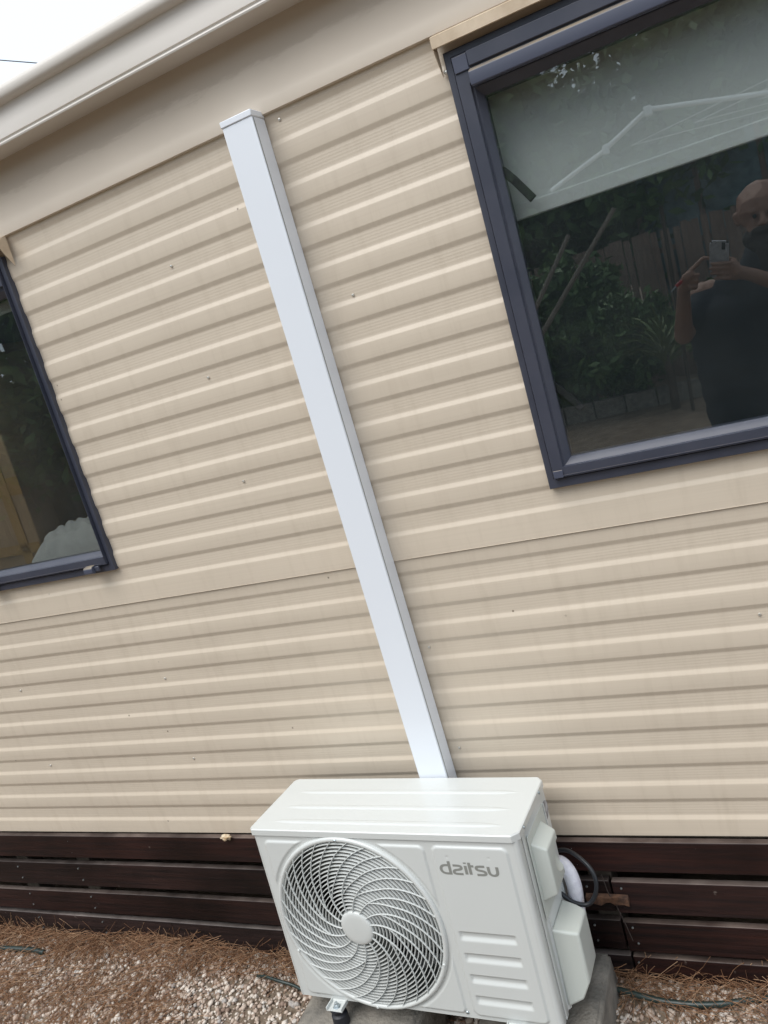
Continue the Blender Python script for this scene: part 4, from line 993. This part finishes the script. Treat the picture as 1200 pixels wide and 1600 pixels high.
WL, WR_ = (-.175, -1.84, 1.655), (.085, -1.86, 1.645)
palmR = ph(.040, -.105, -.022); palmL = Vector((-.150, -1.795, 1.700))
seg = [((.12, -2.15, 1.0), (.12, -2.16, 1.2), .165, .165), ((.06, -2.15, 1.2), (.0, -2.15, 1.5), .14, .13), ((.19, -2.15, 1.2), (.24, -2.15, 1.5), .14, .13),
       (SL, SR, .065, .065), ((.14, -2.13, 1.58), (.155, -2.09, 1.76), .068, .062),
       (SL, EL, .052, .042), (EL, WL, .042, .026), (SR, ER, .052, .042), (ER, WR_, .043, .027),
       ((.04, -2.15, .98), (-.01, -2.13, .52), .095, .062), ((-.01, -2.13, .52), (-.03, -2.16, .08), .058, .038), ((.2, -2.15, .98), (.25, -2.13, .52), .095, .062), ((.25, -2.13, .52), (.27, -2.16, .08), .058, .038),
       ((-.03, -2.18, .05), (-.05, -1.98, .035), .04, .032), ((.27, -2.18, .05), (.29, -1.98, .035), .04, .032),
       # head
       ((.163, -2.055, 1.905), (.160, -2.02, 1.885), .096, .090), ((.158, -2.00, 1.84), (.156, -1.985, 1.80), .068, .060), ((.157, -1.985, 1.785), (.156, -1.965, 1.755), .048, .036),
       ((.158, -1.935, 1.862), (.156, -1.915, 1.828), .010, .014), ((.125, -1.948, 1.880), (.190, -1.946, 1.880), .013, .013), ((.142, -1.918, 1.826), (.170, -1.918, 1.826), .009, .009),
       ((.070, -2.035, 1.855), (.068, -2.04, 1.885), .012, .016), ((.252, -2.035, 1.855), (.254, -2.04, 1.885), .012, .016),
       ((.140, -1.925, 1.792), (.172, -1.925, 1.792), .010, .010),
       # hands
       (WR_, palmR, .026, .027), (palmR, ph(.036, -.085, -.012), .025, .018), (WL, palmL, .025, .026), (palmL, palmL+Vector((.012, .022, .012)), .025, .02)]
for k in range(4):      # fingers round the back of the phone
    v = -.062-.0195*k; l = (.064, .072, .066, .052)[k]
    a = ph(.030, v-.004, -.010); b = ph(.026, v, .006); c = ph(.022-l*.5, v-.001, .0085); d = ph(.022-l, v-.004, .0070)
    seg += [(ph(.038, v-.012, -.022), a, .0095, .0092), (a, b, .0090, .0088), (b, c, .0086, .0080), (c, d, .0078, .0068)]
a = ph(.045, -.085, -.025); seg += [(a, ph(.030, -.062, -.026), .0125, .0105), (ph(.030, -.062, -.026), ph(.004, -.052, -.022), .0102, .0085)]
kn = [palmL+Vector((.020-.004*k, .020-.002*k, .030-.021*k)) for k in range(4)]
for k, q in enumerate(kn):
    if k == 0:
        mid = ph(-.085, -.050, -.014); tip = ph(-.046, -.055, -.016); seg += [(q, mid, .0095, .0085), (mid, tip, .0084, .0070)]
    else:
        m1 = q+Vector((.030-.003*k, .012, -.004)); m2 = m1+Vector((-.006, -.026, -.006)); m3 = m2+Vector((-.020, -.004, 0))
        seg += [(palmL, q, .012, .0098), (q, m1, .0096, .0088), (m1, m2, .0086, .0078), (m2, m3, .0076, .0068)]
t1 = palmL+Vector((.022, -.012, .030)); seg += [(palmL, t1, .014, .0115), (t1, t1+Vector((.024, .006, .012)), .011, .0085)]
body = organic('body', caps(seg), M['skin'], per, .0045, 3)
organic('shirt', caps([((.0, -2.15, 1.10), (-.03, -2.15, 1.45), .205, .185), ((.24, -2.15, 1.10), (.27, -2.15, 1.45), .205, .185), ((.12, -2.15, 1.02), (.12, -2.15, 1.5), .21, .17), ((-.09, -2.14, 1.56), (.33, -2.14, 1.56), .092, .092), ((-.10, -2.14, 1.57), (-.175, -2.055, 1.52), .085, .072), ((.34, -2.14, 1.57), (.385, -2.05, 1.50), .085, .072), ((.02, -2.12, 1.60), (.26, -2.12, 1.60), .098, .098), ((.13, -2.12, 1.62), (.145, -2.105, 1.705), .110, .084)]), M['shirt'], per, .009, 5)
organic('trousers', caps([((.12, -2.15, .95), (.12, -2.15, 1.0), .185, .185), ((.03, -2.15, .95), (-.01, -2.13, .52), .118, .085), ((-.01, -2.13, .52), (-.03, -2.16, .12), .082, .068), ((.21, -2.15, .95), (.25, -2.13, .52), .118, .085), ((.25, -2.13, .52), (.27, -2.16, .12), .082, .068)]), M['trouser'], per, .010, 4)
organic('shoes', caps([((-.03, -2.19, .05), (-.055, -1.93, .045), .052, .044), ((.27, -2.19, .05), (.295, -1.93, .045), .052, .044)]), M['black'], per, .007, 3)
organic('beard', caps([((.098, -1.995, 1.80), (.118, -1.955, 1.765), .018, .026), ((.214, -1.995, 1.80), (.196, -1.955, 1.765), .018, .026), ((.125, -1.945, 1.755), (.188, -1.945, 1.755), .034, .034), ((.157, -1.935, 1.735), (.152, -1.945, 1.64), .046, .026), ((.11, -1.99, 1.78), (.20, -1.99, 1.78), .040, .040), ((.122, -1.915, 1.806), (.190, -1.915, 1.806), .014, .014), ((.115, -1.94, 1.785), (.198, -1.94, 1.785), .028, .028)]), M['beard'], per, .005, 2)
for x in (.130, .185):
    e = MB().revolve([(.001, -.009), (.007, -.006), (.009, 0), (.007, .006), (.001, .009)], (x, -1.934, 1.862), (0, 1, 0), 14).build('eye', M['black'], per, smooth=True); e.location = po
phn = empty('phone', CAM+RT*-.019+UP*-.053+FW*-.006, label='mobile phone in pale patterned case held up by the photographer', cat='phone')
phn.matrix_world = Matrix(((RT.x, UP.x, -FW.x, phn.location.x), (RT.y, UP.y, -FW.y, phn.location.y), (RT.z, UP.z, -FW.z, phn.location.z), (0, 0, 0, 1)))
bm = bmesh.new(); bmesh.ops.create_cube(bm, size=1)
for v in bm.verts: v.co = Vector((v.co.x*.073, v.co.y*.146, v.co.z*.0075))
ve = [e for e in bm.edges if abs(e.verts[0].co.z-e.verts[1].co.z) > .001]
bmesh.ops.bevel(bm, geom=ve, offset=.010, segments=5, affect='EDGES')
me = bpy.data.meshes.new('case'); bm.to_mesh(me); bm.free(); me.materials.append(M['phone']); link(bpy.data.objects.new('case', me), phn)
MB().box(-.033, .033, -.069, .069, .0038, .0044).build('screen', M['black'], phn)
MB().box(.012, .026, .040, .068, -.0052, -.0037).build('camera_bump', M['black'], phn, bevel=.001)
for k in range(7):      # pale case pattern lines
    a = -.06+k*.018; MB().tube([(-.035, a, -.0039), (.010 if k > 4 else .035, a+.03, -.0039)], .0004, 4).build('case_line', M['black'], phn)
tl = empty('hand_tool', (-.165, -1.775, 1.690), label='small red handled tool gripped in the photographer left hand', cat='tool')
MB().tube([(-.005, .0, .008), (-.030, .008, -.006)], .007, 10).build('handle', M['red'], tl, smooth=True)
MB().tube([(-.030, .008, -.006), (-.052, .012, -.022)], .0022, 8).build('shaft', M['zinc'], tl, smooth=True)
